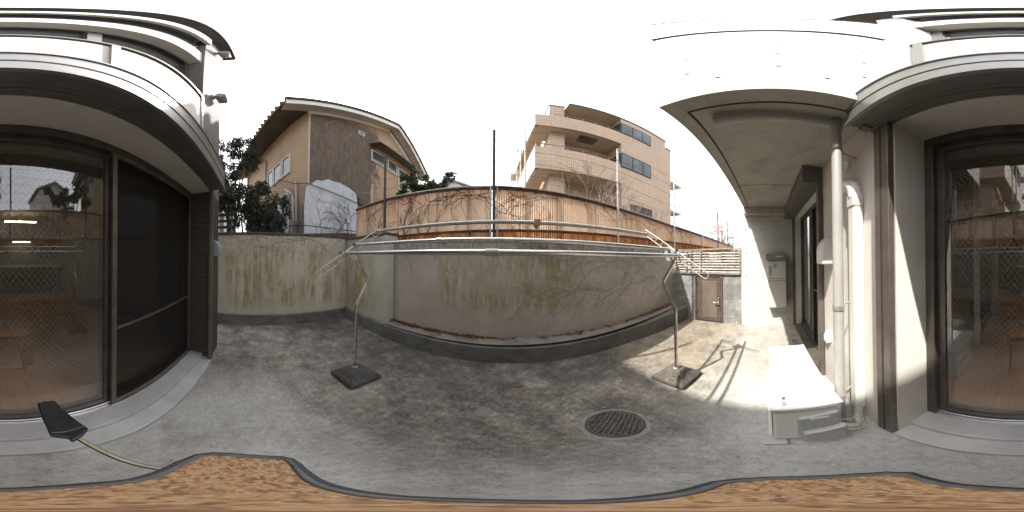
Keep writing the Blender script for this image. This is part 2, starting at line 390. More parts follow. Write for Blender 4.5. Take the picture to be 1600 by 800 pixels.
def fleck_mat():
    t = NT('brown_flecked_fabric'); vr = t.n('ShaderNodeTexVoronoi'); vr.feature = 'SMOOTH_F1'; vr.inputs['Scale'].default_value = 110; vr.inputs['Smoothness'].default_value = .5
    t.l(t.mix(.03, t.scale((1, 1.5, 1)), t.noise(20, 3, .5)), vr.inputs['Vector'])
    sp = t.n('ShaderNodeSeparateColor'); t.l(vr.outputs['Color'], sp.inputs[0])
    c = t.ramp(sp.outputs[0], [(0.1, (.13, .065, .04)), (.35, (.33, .18, .08)), (.6, (.50, .30, .13)), (.8, (.55, .39, .21)), (.95, (.33, .25, .25))])
    c = t.mix(.45, c, t.ramp(t.noise(170, 4, .7), [(.35, (.12, .06, .035)), (.5, (.30, .17, .08)), (.65, (.52, .38, .24))]))
    t.bump(t.noise(170, 3, .7), .4, .003)
    return t.fin(c, .75)

M = {}
M['ground'] = ground_mat()
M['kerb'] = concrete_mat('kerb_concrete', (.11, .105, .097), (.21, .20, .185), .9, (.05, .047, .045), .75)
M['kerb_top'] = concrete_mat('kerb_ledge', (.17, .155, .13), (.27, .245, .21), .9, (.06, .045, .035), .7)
M['wallL'] = plaster_mat('algae_plaster_left', [[('y', -.75, -.45, 1.86, 1.9), ('z', .15, .55, 1.35, 1.62)]], .8)
M['wallC'] = plaster_mat('algae_plaster_corner', [[('x', -3.1, -3.0, -2.3, -1.9), ('z', .2, .5, 1.3, 1.6)]], 1.0, ((.40, .365, .30), (.50, .465, .39)))
M['wallR'] = plaster_mat('algae_plaster_back', [[('x', -1.05, -.85, .55, 1.05), ('z', .52, .78, 1.25, 1.5)]], 1.3, ((.36, .315, .265), (.46, .41, .35)))
M['coping'] = concrete_mat('dark_coping', (.05, .042, .036), (.11, .095, .08), .95, (.03, .02, .015), .7)
M['pilaster'] = concrete_mat('cream_edge', (.42, .39, .33), (.52, .49, .42), .85, (.30, .27, .22), .3)
M['sheet'] = sheet_mat()
M['rust_timber'] = mottle('dark_rotten_timber', (.035, .018, .012), (.13, .06, .035), 14, .95, bs=80, bst=.5, stretch=(.3, 1, 1))
M['galv'] = mottle('galvanised_post', (.35, .35, .34), (.55, .55, .53), 12, .45, .6, bst=.05)
M['dark_post'] = mottle('dark_post_paint', (.035, .030, .032), (.09, .07, .07), 18, .6, .3, bst=.2)
M['wire'] = mottle('rusty_wire', (.09, .06, .045), (.2, .15, .12), 60, .7, .4, bst=0)
M['steel'] = mottle('brushed_steel', (.50, .49, .47), (.66, .65, .63), 40, .28, .95, bs=300, bst=.03, stretch=(1, 1, .2))
M['steel_pole'] = mottle('weathered_steel_tube', (.50, .48, .44), (.72, .69, .64), 25, .2, 1.0, bs=200, bst=.05)
M['cast'] = mottle('painted_aluminium', (.36, .36, .34), (.48, .475, .45), 20, .45, .35, bst=.05)
M['base_block'] = mottle('dark_cement_foot', (.035, .033, .031), (.085, .08, .075), 9, .95, bs=90, bst=.5, c3=(.12, .11, .10), sc3=40)
M['base_block2'] = mottle('grey_cement_foot', (.06, .052, .045), (.105, .09, .08), 9, .95, bs=90, bst=.5, c3=(.19, .165, .14), sc3=40)
M['iron'] = mottle('cast_iron', (.045, .038, .035), (.10, .085, .078), 25, .6, .2, bs=120, bst=.3)
M['hole'] = mottle('pit_shadow', (.006, .006, .006), (.012, .011, .010), 9, .95, bst=0)
M['white_cement'] = concrete_mat('white_mortar_ring', (.19, .185, .165), (.32, .31, .28), .9, (.09, .085, .075), .9)
M['stucco'] = mottle('beige_stucco', (.63, .59, .54), (.70, .66, .61), 2, .9, bs=230, bst=.75, dist=.004)
M['stucco_shade'] = mottle('shade_toned_stucco', (.12, .112, .105), (.18, .17, .16), 2, .85, bs=120, bst=.35)  # shade on the corner column is put into this darker stucco colour
M['white_wall'] = mottle('white_painted_wall', (.66, .65, .62), (.76, .75, .72), 2, .8, bs=160, bst=.15)
M['ribbed'] = tile_mat('dark_ribbed_tile', (.075, .060, .053), (.10, .08, .07), (.025, .021, .02), 4.0, .028, 'xy', .22, .6)
M['bronze'] = mottle('bronze_aluminium', (.085, .074, .066), (.125, .108, .096), 8, .42, .5, bs=200, bst=.03)
M['bronze_lt'] = mottle('light_bronze_aluminium', (.16, .135, .115), (.22, .19, .165), 8, .45, .6, bs=200, bst=.03)
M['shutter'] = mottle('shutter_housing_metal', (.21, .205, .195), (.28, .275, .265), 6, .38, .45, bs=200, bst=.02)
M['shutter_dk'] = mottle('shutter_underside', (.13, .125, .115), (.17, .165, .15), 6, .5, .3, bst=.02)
M['alu'] = mottle('bare_aluminium', (.55, .55, .56), (.70, .70, .71), 10, .30, .85, bst=.02)
M['sill'] = mottle('grey_sill_plate', (.46, .46, .46), (.57, .57, .57), 5, .5, .25, bs=100, bst=.05)
M['glass'] = glass_mat('wired_glass')
M['glass_plain'] = glass_mat('plain_glass', False)
M['glass_far'] = mottle('far_window_glass', (.05, .06, .065), (.12, .14, .15), 1.2, .08, .0, bst=0)
M['glass_dark'] = mottle('dark_window_glass', (.03, .035, .04), (.06, .065, .07), 1.2, .1, bst=0)
M['screen'] = screen_mat()
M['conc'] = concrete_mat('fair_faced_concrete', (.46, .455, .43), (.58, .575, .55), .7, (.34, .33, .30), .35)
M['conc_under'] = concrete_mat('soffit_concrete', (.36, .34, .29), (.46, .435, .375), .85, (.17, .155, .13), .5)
M['dark_line'] = mottle('dark_joint', (.03, .03, .03), (.055, .05, .05), 20, .9, bst=0)
M['ac'] = mottle('ivory_sheet_metal', (.66, .655, .62), (.70, .695, .66), 3, .42, bs=200, bst=.02)
M['ac_grey'] = mottle('grey_plastic_cover', (.38, .39, .39), (.44, .45, .45), 5, .45, bst=.02)
M['ac_dark'] = mottle('dark_grille', (.04, .04, .04), (.08, .08, .08), 20, .6, bst=0)
M['pipe'] = mottle('grey_vinyl_pipe', (.34, .335, .31), (.41, .40, .375), 6, .4, bst=.03)
M['pvc'] = mottle('ivory_duct_cover', (.70, .68, .63), (.76, .74, .69), 4, .4, bst=.02)
M['tape'] = mottle('wrapped_tape', (.55, .53, .47), (.68, .66, .60), 30, .7, bs=60, bst=.6)
M['hood'] = mottle('white_hood', (.74, .73, .70), (.80, .79, .76), 4, .4, bst=.02)
M['hood_blue'] = mottle('grey_blue_hood', (.26, .31, .35), (.33, .38, .42), 4, .45, bst=.02)
M['heater'] = mottle('heater_paint', (.47, .46, .41), (.53, .52, .47), 3, .5, bst=.02)
M['heater_top'] = mottle('heater_cowl', (.20, .195, .175), (.26, .25, .23), 5, .5, .3, bst=.02)
M['ink'] = mottle('printed_ink', (.05, .05, .06), (.10, .10, .11), 30, .8, bst=0)
M['sticker'] = mottle('sticker_paper', (.48, .58, .62), (.62, .70, .72), 40, .6, bst=0)
M['sticker_red'] = mottle('sticker_grey', (.26, .26, .25), (.36, .35, .34), 20, .6, bst=0)
M['block'] = block_mat()
M['gate'] = mottle('gate_metal', (.15, .12, .095), (.21, .17, .14), 4, .5, .3, bs=90, bst=.1)
M['gate_fr'] = mottle('gate_frame_metal', (.09, .07, .055), (.14, .11, .09), 6, .5, .3, bs=90, bst=.1)
M['louvre'] = mottle('louvre_metal', (.20, .175, .15), (.36, .32, .27), 7, .5, .3, bst=.05, c3=(.10, .08, .06))
M['flecks'] = fleck_mat()
M['trim'] = mottle('dark_grey_piping', (.07, .075, .08), (.12, .125, .13), 30, .6, bst=.1)
M['black'] = mottle('black_plastic', (.010, .010, .011), (.022, .022, .024), 30, .35, bst=.1)
M['cream'] = mottle('cream_stripe', (.45, .40, .28), (.58, .52, .38), 30, .35, bst=0)
M['floorwood'] = floor_mat()
M['inner'] = mottle('inner_wallpaper', (.22, .21, .19), (.27, .26, .235), 3, .9, bst=.02)
M['kitchen'] = mottle('dark_kitchen_front', (.07, .065, .06), (.10, .095, .085), 3, .6, bst=0)
M['neigh'] = neighbour_mat()
M['patch'] = mottle('grey_blue_repair_render', (.47, .50, .56), (.58, .61, .66), 1.8, .9, bs=30, bst=.2, c3=(.38, .40, .43), sc3=3)
M['patch_dk'] = mottle('grey_foot_render', (.17, .175, .185), (.24, .245, .25), 2, .9, bst=.2)
M['verge_board'] = mottle('lit_tone_verge_boards', (.46, .41, .33), (.56, .51, .42), 3, .9, bst=.1)  # lit look of the gable soffit is put into a paler board colour
M['soffit'] = mottle('shaded_brown_eaves_boards', (.085, .07, .055), (.14, .115, .09), 3, .9, bst=.2)  # brown boards, with the shade under the eaves mixed into the tone
M['fascia'] = mottle('white_bargeboard', (.66, .66, .64), (.76, .76, .74), 2, .7, bst=.1)
M['rooftile'] = mottle('dark_roof_tile', (.05, .048, .047), (.12, .11, .105), 6, .8, bs=20, bst=.5)
M['winframe'] = mottle('white_window_frame', (.50, .49, .46), (.60, .59, .56), 4, .5, bst=0)
M['canopy'] = mottle('brown_canopy', (.10, .085, .065), (.17, .145, .11), 5, .7, bst=.1)
M['white_pipe'] = mottle('old_white_pipe', (.34, .33, .29), (.48, .46, .41), 12, .6, bst=.1)
M['rust_pipe'] = mottle('rusty_pipe_foot', (.16, .08, .05), (.30, .22, .17), 12, .7, bst=.2)
M['apt'] = tile_mat('salmon_tile', (.53, .38, .26), (.61, .445, .31), (.35, .245, .17), .11, .24, 'xy', .05)
M['apt_dk'] = tile_mat('salmon_tile_recess', (.50, .365, .27), (.57, .43, .32), (.36, .26, .20), .11, .24, 'xy', .05)
M['apt_soff'] = mottle('balcony_soffit', (.52, .44, .34), (.58, .50, .40), 1, .9, bst=.05)
M['apt_side'] = mottle('sun_toned_side_wall', (.60, .55, .48), (.68, .63, .56), 1, .8, bst=.05)  # sunlight on the block's side is put into this paler colour
M['roofline'] = mottle('dark_roof_edge', (.05, .045, .045), (.08, .07, .07), 5, .7, bst=0)
M['rail'] = mottle('grey_handrail', (.20, .19, .18), (.30, .29, .28), 10, .5, .5, bst=0)
M['bark'] = mottle('grey_bark', (.13, .105, .08), (.27, .225, .18), 20, .95, bs=60, bst=.5)
M['twig'] = mottle('dry_twig', (.16, .125, .095), (.30, .245, .195), 20, .95, bst=0)
M['vine'] = mottle('dead_vine_stem', (.055, .032, .022), (.13, .075, .05), 20, .95, bst=0)
M['leafD'] = leaf_mat('dark_evergreen_leaf', (.012, .022, .012), (.045, .065, .035), .15)
M['leafG'] = leaf_mat('green_leaf', (.03, .055, .02), (.10, .13, .055), .3)
M['leafY'] = leaf_mat('yellowish_frond', (.14, .15, .04), (.30, .30, .10), .4)
M['leafDry'] = leaf_mat('dry_brown_leaf', (.10, .035, .02), (.24, .10, .05), .15)
M['leafBig'] = mottle('large_rust_leaf', (.17, .06, .035), (.27, .11, .06), 30, .7, bst=.2)
M['petal'] = mottle('red_petal', (.42, .03, .05), (.58, .06, .08), 30, .6, bst=0)
M['stalk'] = mottle('pale_dry_stalk', (.36, .22, .10), (.50, .34, .17), 30, .7, bst=0)
M['soil'] = mottle('bare_soil', (.06, .048, .035), (.13, .105, .08), 4, .95, bst=.4)
M['asphalt'] = mottle('asphalt', (.045, .045, .046), (.07, .07, .07), 6, .9, bst=.2)
M['pink'] = mottle('pink_render', (.58, .23, .24), (.68, .30, .30), .3, .8, bst=0)
M['farwhite'] = mottle('pale_far_wall', (.52, .53, .54), (.66, .66, .66), .2, .85, bst=0)
M['fargrey'] = mottle('grey_far_wall', (.28, .29, .30), (.38, .385, .39), .2, .85, bst=0)
M['lamp_on'] = emit_mat('lit_tube', (1, .87, .55), 4.5)
M['net'] = mottle('dark_garden_net', (.015, .017, .017), (.035, .038, .038), 9, .9, bst=0)

# ================================================================ THE SETTING
g = MB(); g.box(-300, 300, -300, 300, -.4, -.02)
struct(link('ground', g, M['soil'])); 
g = MB(); g.box(-2.98, 3.3, -8, 1.78, -.018, 0)
# subdivided patio sheet with a gentle unevenness
def patio():
    mb = MB(); nx, ny = 90, 70; x0, x1, y0, y1 = -2.99, 3.02, -2.6, 1.79
    from mathutils import noise as mn
    vs_ = []
    for j in range(ny+1):
        for i in range(nx+1):
            x = x0+(x1-x0)*i/nx; y = y0+(y1-y0)*j/ny
            dz = (mn.noise(Vector((x*1.3, y*1.3, 0)))*.006+mn.noise(Vector((x*5, y*5, 3)))*.0015)
            vs_.append((x, y, dz))
    fs = [(j*(nx+1)+i, j*(nx+1)+i+1, (j+1)*(nx+1)+i+1, (j+1)*(nx+1)+i) for j in range(ny) for i in range(nx)]
    # hole for the drain is left in the sheet
    fs = [f for f in fs if (Vector(vs_[f[0]]).xy-Vector((.487, .672))).length > .20]
    mb.add(vs_, fs, True); return mb
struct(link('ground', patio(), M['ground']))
g = MB(); g.box(-40, 60, 3.4, 6.4, -.015, .004)
struct(link('road', g, M['asphalt']))

# ---------------------------------------------------------------- left boundary wall
t = thing('garden_wall', 'cream plaster garden wall with green algae runs and dark coping, short wall left of the corner', 'wall', (-3.05, .5, 0), 'plaster garden walls')
g = MB().box(-3.19, -3.015, -6, 1.845, 0, 1.735); link('plaster_face', g, M['wallL'], t)
g = MB().box(-3.015, -2.965, -6, 1.80, -.02, .215)
link('kerb', g, M['kerb'], t, bev=.01)
g = MB().box(-3.21, -3.0, -6, 1.85, 1.735, 1.785); link('coping', g, M['coping'], t, bev=.008)
# ---------------------------------------------------------------- back boundary wall
t = thing('garden_wall', 'long plaster garden wall under the corrugated fence, algae patch in its middle, raised kerb in front', 'wall', (0, 1.95, 0), 'plaster garden walls')
g = MB().box(-3.015, -1.865, 1.85, 2.10, 0, 1.70); link('plaster_panel', g, M['wallC'], t, 'raised corner panel of the wall, algae near the corner')
g = MB().box(-1.863, -1.775, 1.835, 2.10, 0, 1.70); link('pilaster', g, M['pilaster'], t, bev=.006)
g = MB().box(-3.03, -1.76, 1.83, 2.12, 1.701, 1.745); link('coping', g, M['coping'], t, bev=.008)
g = MB().box(-1.773, 3.05, 2.0, 2.12, 0, 1.575); link('plaster_face', g, M['wallR'], t)
g = MB()
k = [(-2.965, .25), (3.05, .25)]
g.prism([(-2.98, 1.785, -.02), (-2.98, 1.785, .245), (-2.98, 1.86, .25), (-2.98, 1.86, -.02)], (1.2, 0, 0))
g.prism([(-1.78, 1.785, -.02), (-1.78, 1.785, .245), (-1.78, 2.0, .262), (-1.78, 2.0, -.02)], (3.3, 0, 0))
g.add([(1.52, 1.785, -.02), (1.52, 1.785, .245), (1.52, 2.0, .262), (1.52, 2.0, -.02), (3.04, 1.62, -.02), (3.04, 1.62, .30), (3.04, 2.0, .31), (3.04, 2.0, -.02)],
      [(0, 1, 2, 3), (7, 6, 5, 4), (0, 4, 5, 1), (1, 5, 6, 2), (3, 2, 6, 7), (0, 3, 7, 4)])
link('kerb', g, M['kerb'], t, bev=.012)
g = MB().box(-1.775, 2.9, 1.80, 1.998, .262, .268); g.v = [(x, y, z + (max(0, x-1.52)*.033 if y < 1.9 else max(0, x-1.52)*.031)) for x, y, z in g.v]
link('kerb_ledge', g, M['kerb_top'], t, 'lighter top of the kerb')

# ---------------------------------------------------------------- corrugated fence
TOP = [(-3.12, 2.50), (-2.13, 2.50), (-.26, 2.39), (1.60, 2.235), (3.3, 2.145), (10.2, 2.02)]
def topz(x):
    for (a, za), (b, zb) in zip(TOP, TOP[1:]):
        if x <= b: return za+(zb-za)*(x-a)/(b-a)
    return TOP[-1][1]
t = thing('corrugated_fence', 'tall peach corrugated sheet fence with rusty rails behind the plaster wall', 'fence', (0, 2.2, 0))
def corr(x0, x1, zf0, zf1, y=2.2, pitch=.032, amp=.0085, rows=1):
    mb = MB(); n = int((x1-x0)/pitch*6); vs_ = []; fs = []
    for i in range(n+1):
        x = x0+(x1-x0)*i/n; yy = y+amp*sin(2*pi*x/pitch)
        vs_ += [(x, yy, zf0(x)), (x, yy, zf1(x))]
    for i in range(n): fs.append((2*i, 2*i+2, 2*i+3, 2*i+1))
    mb.add(vs_, fs, True); return mb
cuts = [-3.12, -2.17, -.27, 1.62, 3.3, 5.1, 6.85, 8.6, 10.2]
for a, b in zip(cuts, cuts[1:]):
    a2 = a+(.035 if a > -1 and a < 0 else .0); b2 = b-(.02 if -1 < b < 0 else 0)
    dz = random.uniform(-.015, .015)
    link('sheet_panel', corr(a2, b2-.002, lambda x: 1.56, lambda x: topz(x)+dz), M['sheet'], t)
g = MB()
for a, b in zip(TOP, TOP[1:]):
    g.prism([(a[0], 2.175, a[1]-.06), (b[0], 2.175, b[1]-.06), (b[0], 2.175, b[1]-.02), (a[0], 2.175, a[1]-.02)], (0, .015, 0))
link('top_rail', g, M['rust_timber'], t)
g = MB().box(-3.1, 10.2, 2.165, 2.19, 1.70, 1.735); link('middle_rail', g, M['rust_timber'], t)
g = MB()
for a, b in zip(TOP, TOP[1:]):
    g.prism([(a[0], 2.16, a[1]-.01), (b[0], 2.16, b[1]-.01), (b[0], 2.26, b[1]+.02), (a[0], 2.26, a[1]+.02)], (0, 0, .008))
link('cap_sheet', g, M['galv'], t, 'weathered grey-beige cap along the top of the sheets')
g = MB()
for x in [-2.65, -1.6, -1.1, -.6, .15, .62, 1.1, 2.1, 2.6, 3.9, 4.5, 5.8, 7.6, 9.2]:
    g.box(x-.013, x+.013, 2.225, 2.25, 1.2, topz(x)-.06)
link_each('rear_batten', g, M['rust_timber'], t)
px_posts = [(-2.147, 3.56), (-.244, 3.51), (1.637, 3.475), (3.323, 3.467), (5.077, 3.40), (6.84, 3.40), (8.6, 3.38), (10.2, 3.38)]
for i, (x, z) in enumerate(px_posts):
    # angle iron: dark web and paler flange
    mt = M['dark_post'] if i in (0, 1, 5, 6) else M['galv']
    g = MB().box(x-.018, x+.018, 2.135, 2.152, 1.58, z).box(x+.008, x+.018, 2.1515, 2.17, 1.58, z-.002)
    link('post', g, mt, t, bev=.002)
g = MB().box(-.205, -.190, 2.15, 2.17, 1.60, 2.36).box(-.30, -.275, 2.155, 2.175, 1.60, 2.37); link_each('edge_strip', g, M['galv'], t, 'pale strips beside the dark post')  # pale strips on both sides of the gap at the dark post
g = MB().box(-2.73, -2.69, 2.30, 2.34, 1.6, 3.05); link('stub_post', g, M['galv'], t, 'short pale concrete post behind the sheets')
# barbed wire
def wire_pts(a, b, sag, n=10):
    a = Vector(a); b = Vector(b)
    return [a.lerp(b, i/n)-Vector((0, 0, sag*4*(i/n)*(1-i/n))) for i in range(n+1)]
for k in range(5):
    g = MB()
    for i in range(len(px_posts)-1):
        a, b = px_posts[i], px_posts[i+1]; f = .10+.235*k
        za = topz(a[0])+(a[1]-topz(a[0]))*(.16+.2*k); zb = topz(b[0])+(b[1]-topz(b[0]))*(.16+.2*k)
        pts = wire_pts((a[0], 2.13, za), (b[0], 2.13, zb), random.uniform(.005, .05))
        g.tube(pts, .0028, 4, cap=False)
        if i < 5:
            for q in range(14):
                p = Vector(pts[0]).lerp(Vector(pts[-1]), (q+.5)/14); j = min(9, int((q+.5)/14*10)); p = Vector(pts[j]).lerp(Vector(pts[j+1]), .4)
                p = p+(Vector(pts[j+1])-Vector(pts[j]))*random.uniform(-.4, .4)
                d = Vector((random.uniform(-.3, .3), random.uniform(-.3, .3), 1)).normalized()*.012
                g.tube([p-d, p+d], .0022, 3, cap=False)
    link('barbed_wire', g, M['wire'], t)
g = MB()
for (a, b) in [((-2.147, 2.13, 2.75), (-2.70, 2.30, 3.0)), ((-2.147, 2.13, 3.2), (-2.71, 2.30, 2.7)), ((-2.70, 2.3, 2.95), (-2.16, 2.13, 3.5)), ((-2.7, 2.3, 2.6), (-2.15, 2.13, 2.95)),
               ((-2.15, 2.13, 3.4), (-1.3, 2.6, 4.2))]:
    g.tube(wire_pts(a, b, random.uniform(-.06, .08)), .0028, 4, cap=False)
link('barbed_wire', g, M['wire'], t, 'loose tangled wire strands between the stub post and the corner post')

# ---------------------------------------------------------------- block wall with gate and louvre screen, right end
t = thing('block_wall', 'low grey concrete block wall either side of the small brown gate', 'wall', (3.06, 1.1, 0))
g = MB().box(3.02, 3.14, 1.465, 2.0, 0, 1.0); link('block_pier', g, M['block'], t)
g = MB().box(3.02, 3.14, .50, .865, 0, 1.0); link('block_pier', g, M['block'], t)
t = thing('gate', 'small closed brown metal gate with lever handle between grey block piers', 'gate', (3.03, 1.165, 0))
g = MB().box(3.005, 3.05, 1.42, 1.463, .02, 1.01).box(3.005, 3.05, .867, .91, .02, 1.01).box(3.005, 3.05, .9105, 1.4195, .965, 1.01); link('gate_frame', g, M['gate_fr'], t, bev=.003)
lf = link('gate_leaf', MB().box(3.018, 3.045, .915, 1.415, .03, .96), M['gate_fr'], t, bev=.003)
link('leaf_panel', MB().box(3.012, 3.0175, .985, 1.345, .10, .875), M['gate'], lf, 'flat centre panel of the gate leaf', bev=.002)
link('leaf_bead', MB().box(3.008, 3.0118, 1.30, 1.335, .11, .865), M['gate_fr'], lf)
hp = link('lever_handle', MB().tube([(3.0, .955, .452), (2.965, .955, .452), (2.965, 1.045, .452)], .009, 8).box(3.0, 3.0178, .935, .968, .40, .50), M['alu'], t)
link('lock_cylinder', MB().lathe((3.0, .953, .53), [(.016, 0), (.016, -.012), (.012, -.014)][::-1], 14, 'x'), M['alu'], t)
link_each('hinge', MB().lathe((3.0, 1.418, .18), [(.009, 0), (.009, .07)], 10).lathe((3.0, 1.418, .80), [(.009, 0), (.009, .07)], 10), M['gate_fr'], t)
t = thing('louvre_screen', 'brown horizontal louvre screen above the small gate and block wall', 'fence panel', (3.02, 1.1, 1.01))
for i in range(8):
    z = 1.065+i*.053
    g = MB().prism([(2.99, .535, z-.012), (2.995, .535, z-.018), (3.035, .535, z+.022), (3.03, .535, z+.028)], (0, 1.38, 0)); link('slat', g, M['louvre'], t)
g = MB().box(2.985, 3.045, .50, .533, 1.015, 1.515).box(2.985, 3.045, .534, 1.95, 1.49, 1.515).box(2.985, 3.045, .534, 1.95, 1.015, 1.035)
link('screen_frame', g, M['louvre'], t, bev=.002)
link('mullion', MB().box(2.98, 2.989, 1.30, 1.325, 1.036, 1.489), M['louvre'], t); link('mullion', MB().box(2.98, 2.989, 1.62, 1.645, 1.036, 1.489), M['louvre'], t)

# ================================================================ OWN HOUSE
hs_ = thing('house', 'modern house the camera stands against, beige stucco, dark window frames, concrete balcony', 'house', (0, -.6, 0))
def hp_(name, mb, mat, label=None, bev=0, parent=None):
    if name in ('tie_hole', 'form_joint', 'parapet_joint', 'baluster', 'drip_groove', 'guide_rail', 'door_track'):
        return link_each(name, mb, M[mat], parent or hs_, label, bev)[0]
    return link(name, mb, M[mat], parent or hs_, label, bev)
# left pier and side wall
hp_('tiled_pier', MB().box(-2.12, -1.735, -.80, -.50, 0, 2.088), 'ribbed', 'dark ribbed tile pier at the house corner')
hp_('side_wall', MB().box(-2.118, -1.96, -7, -.802, 0, 7.4), 'stucco_shade')
hp_('corner_column', MB().box(-2.12, -1.42, -.66, -.505, 2.092, 7.4), 'stucco_shade', 'column in a shade-grey tone rising at the house corner')
# stucco wall right of the big window
hp_('wall', MB().box(.50, 1.40, -.66, -.50, 0, 2.245).box(.50, .66, -.90, -.661, 0, 2.245).box(1.40, 2.995, -.66, -.50, 2.06, 2.245).box(2.93, 2.995, -.66, -.50, 0, 2.06)
    .box(-1.735, .4995, -.86, -.505, 2.092, 2.33), 'stucco', 'beige stucco wall')
hp_('upper_wall', MB().box(.39, .5385, -.72, -.50, 2.25, 6.9).box(.539, 3.2, -.72, -.56, 2.46, 6.9), 'white_wall', 'white upper wall beside the balcony')
hp_('window_head', MB().box(-1.735, .4995, -.72, -.5, 2.088, 2.0915), 'stucco')
# concrete wing wall and balcony
sw = hp_('concrete_wall', MB().box(3.0, 3.2, -.75, .50, 0, 2.249), 'conc', 'fair-faced concrete wall with form tie holes')
g = MB()
for y in (.40, .10, -.20):
    for z in (.12, .55, .98, 1.42, 1.85):
        if y < .05 and .4 < z < 1.45: continue
        g.lathe((2.9985, y, z), [(.011, 0), (.011, .004)], 12, 'x')
for y, z in ((.40, 2.1), (-.2, 2.0), (-.34, 1.85), (-.34, .12)): g.lathe((2.9985, y, z), [(.011, 0), (.011, .004)], 12, 'x')
hp_('tie_hole', g, 'dark_line', parent=sw)
hp_('form_joint', MB().box(2.9980, 3.003, -.49, .499, 1.64, 1.643).box(2.998, 3.003, -.49, .499, .90, .902).box(2.998, 3.003, -.28, -.277, 1.643, 2.2), 'conc_under', parent=sw)
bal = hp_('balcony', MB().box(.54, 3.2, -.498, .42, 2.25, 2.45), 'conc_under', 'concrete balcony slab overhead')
hp_('parapet', MB().box(.5395, .69, -.499, .4205, 2.2515, 4.18).box(.6905, 3.2, .27, .4205, 2.2515, 4.18), 'conc', 'white sunlit concrete parapet', parent=bal)
hp_('upper_parapet', MB().box(.5395, .69, -.499, .4205, 4.215, 6.05).box(.6905, 3.2, .27, .4205, 4.215, 6.05), 'conc', parent=bal)
hp_('parapet_joint', MB().box(.52, .70, -.499, .435, 4.181, 4.214).box(.7005, 3.2, .26, .435, 4.181, 4.214).box(.525, .70, -.499, .43, 6.051, 6.09).box(.7005, 3.2, .26, .43, 6.051, 6.09), 'dark_line', parent=bal)
g = MB()
for y in (.28, -.05, -.38):
    for z in (2.62, 2.95, 3.3, 3.65): g.lathe((.538, y, z), [(.012, 0), (.012, .003)], 12, 'x')
for y in (.16, -.22): g.lathe((.538, y, 2.46), [(.012, 0), (.012, .003)], 12, 'x')
hp_('tie_hole', g, 'dark_line', parent=bal)
hp_('drip_groove', MB().box(.64, .652, -.49, .34, 2.247, 2.252).box(.6525, 2.99, .328, .34, 2.247, 2.252).box(1.9, 1.906, -.49, .3275, 2.248, 2.252), 'dark_line', parent=bal)
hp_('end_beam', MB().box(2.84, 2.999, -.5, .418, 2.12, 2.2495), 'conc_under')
# shutter housing over the big window
sh = hp_('shutter_housing', MB().box(-1.70, .632, -.498, -.34, 2.10, 2.33), 'shutter', 'grey metal shutter housing over the window', bev=.006)
hp_('housing_groove', MB().box(-1.695, .627, -.3405, -.3375, 2.195, 2.205), 'dark_line', parent=sh)
hp_('housing_lip', MB().box(-1.70, .632, -.352, -.332, 2.082, 2.10).box(-1.70, .632, -.352, -.333, 2.322, 2.336), 'shutter', parent=sh)
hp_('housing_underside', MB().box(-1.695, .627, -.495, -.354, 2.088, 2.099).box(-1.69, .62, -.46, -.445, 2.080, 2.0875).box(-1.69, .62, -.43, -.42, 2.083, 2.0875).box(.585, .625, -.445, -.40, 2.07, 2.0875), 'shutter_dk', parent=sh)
for nm, x0, x1 in (('guide_rail', .505, .60), ('guide_rail', -1.745, -1.67)):
    gr = hp_(nm, MB().box(x0, x1, -.498, -.462, .03, 2.08), 'bronze_lt', bev=.003)
    hp_('rail_slot', MB().box((x0+x1)/2-.006, (x0+x1)/2+.006, -.4615, -.4605, .04, 2.07), 'dark_line', parent=gr)
# sill steps
hp_('door_step', MB().box(-1.735, .50, -.58, -.46, 0, .05), 'sill', 'pale metal step below the window', bev=.004)
hp_('door_sill', MB().box(-1.735, .50, -.745, -.576, .0, .10), 'sill', bev=.004)
# sliding door
sd = hp_('sliding_door', MB().box(-1.735, .4995, -.86, -.72, 2.03, 2.087).box(.445, .4995, -.86, -.72, .101, 2.029).box(-1.735, -1.70, -.86, -.72, .101, 2.029).box(-1.70, .444, -.86, -.75, .101, .118), 'bronze', 'dark bronze sliding door', bev=.003)
hp_('door_track', MB().box(-1.70, .444, -.752, -.746, .118, .135).box(-1.70, .444, -.79, -.784, .118, .135).box(-1.70, .444, -.7455, -.7205, .1005, .108), 'alu', parent=sd)
def sash(x0, x1, y, w=.045, d=.028, z0=.135, z1=2.03, mat='bronze', name='sash'):
    return hp_(name, MB().box(x0, x0+w, y-d, y, z0, z1).box(x1-w, x1, y-d, y, z0, z1).box(x0+w, x1-w, y-d+.001, y-.001, z1-w, z1).box(x0+w, x1-w, y-d+.001, y-.001, z0, z0+w*1.1), mat, parent=sd, bev=.002)
sash(-.615, .445, -.757); sash(-1.70, -.57, -.80)
hp_('glass_pane', MB().box(-.570, .40, -.772, -.769, .184, 1.985), 'glass', parent=sd)
hp_('glass_pane', MB().box(-1.655, -.615, -.815, -.812, .184, 1.985), 'glass', parent=sd)
sash(-1.70, -.60, -.722, .034, .02, .125, 2.03, 'bronze_lt', 'screen_frame')
hp_('screen_rail', MB().box(-1.666, -.634, -.742, -.724, .872, .888), 'bronze_lt', parent=sd)
hp_('insect_screen', MB().box(-1.666, -.634, -.7345, -.7335, .165, 1.995), 'screen', parent=sd)
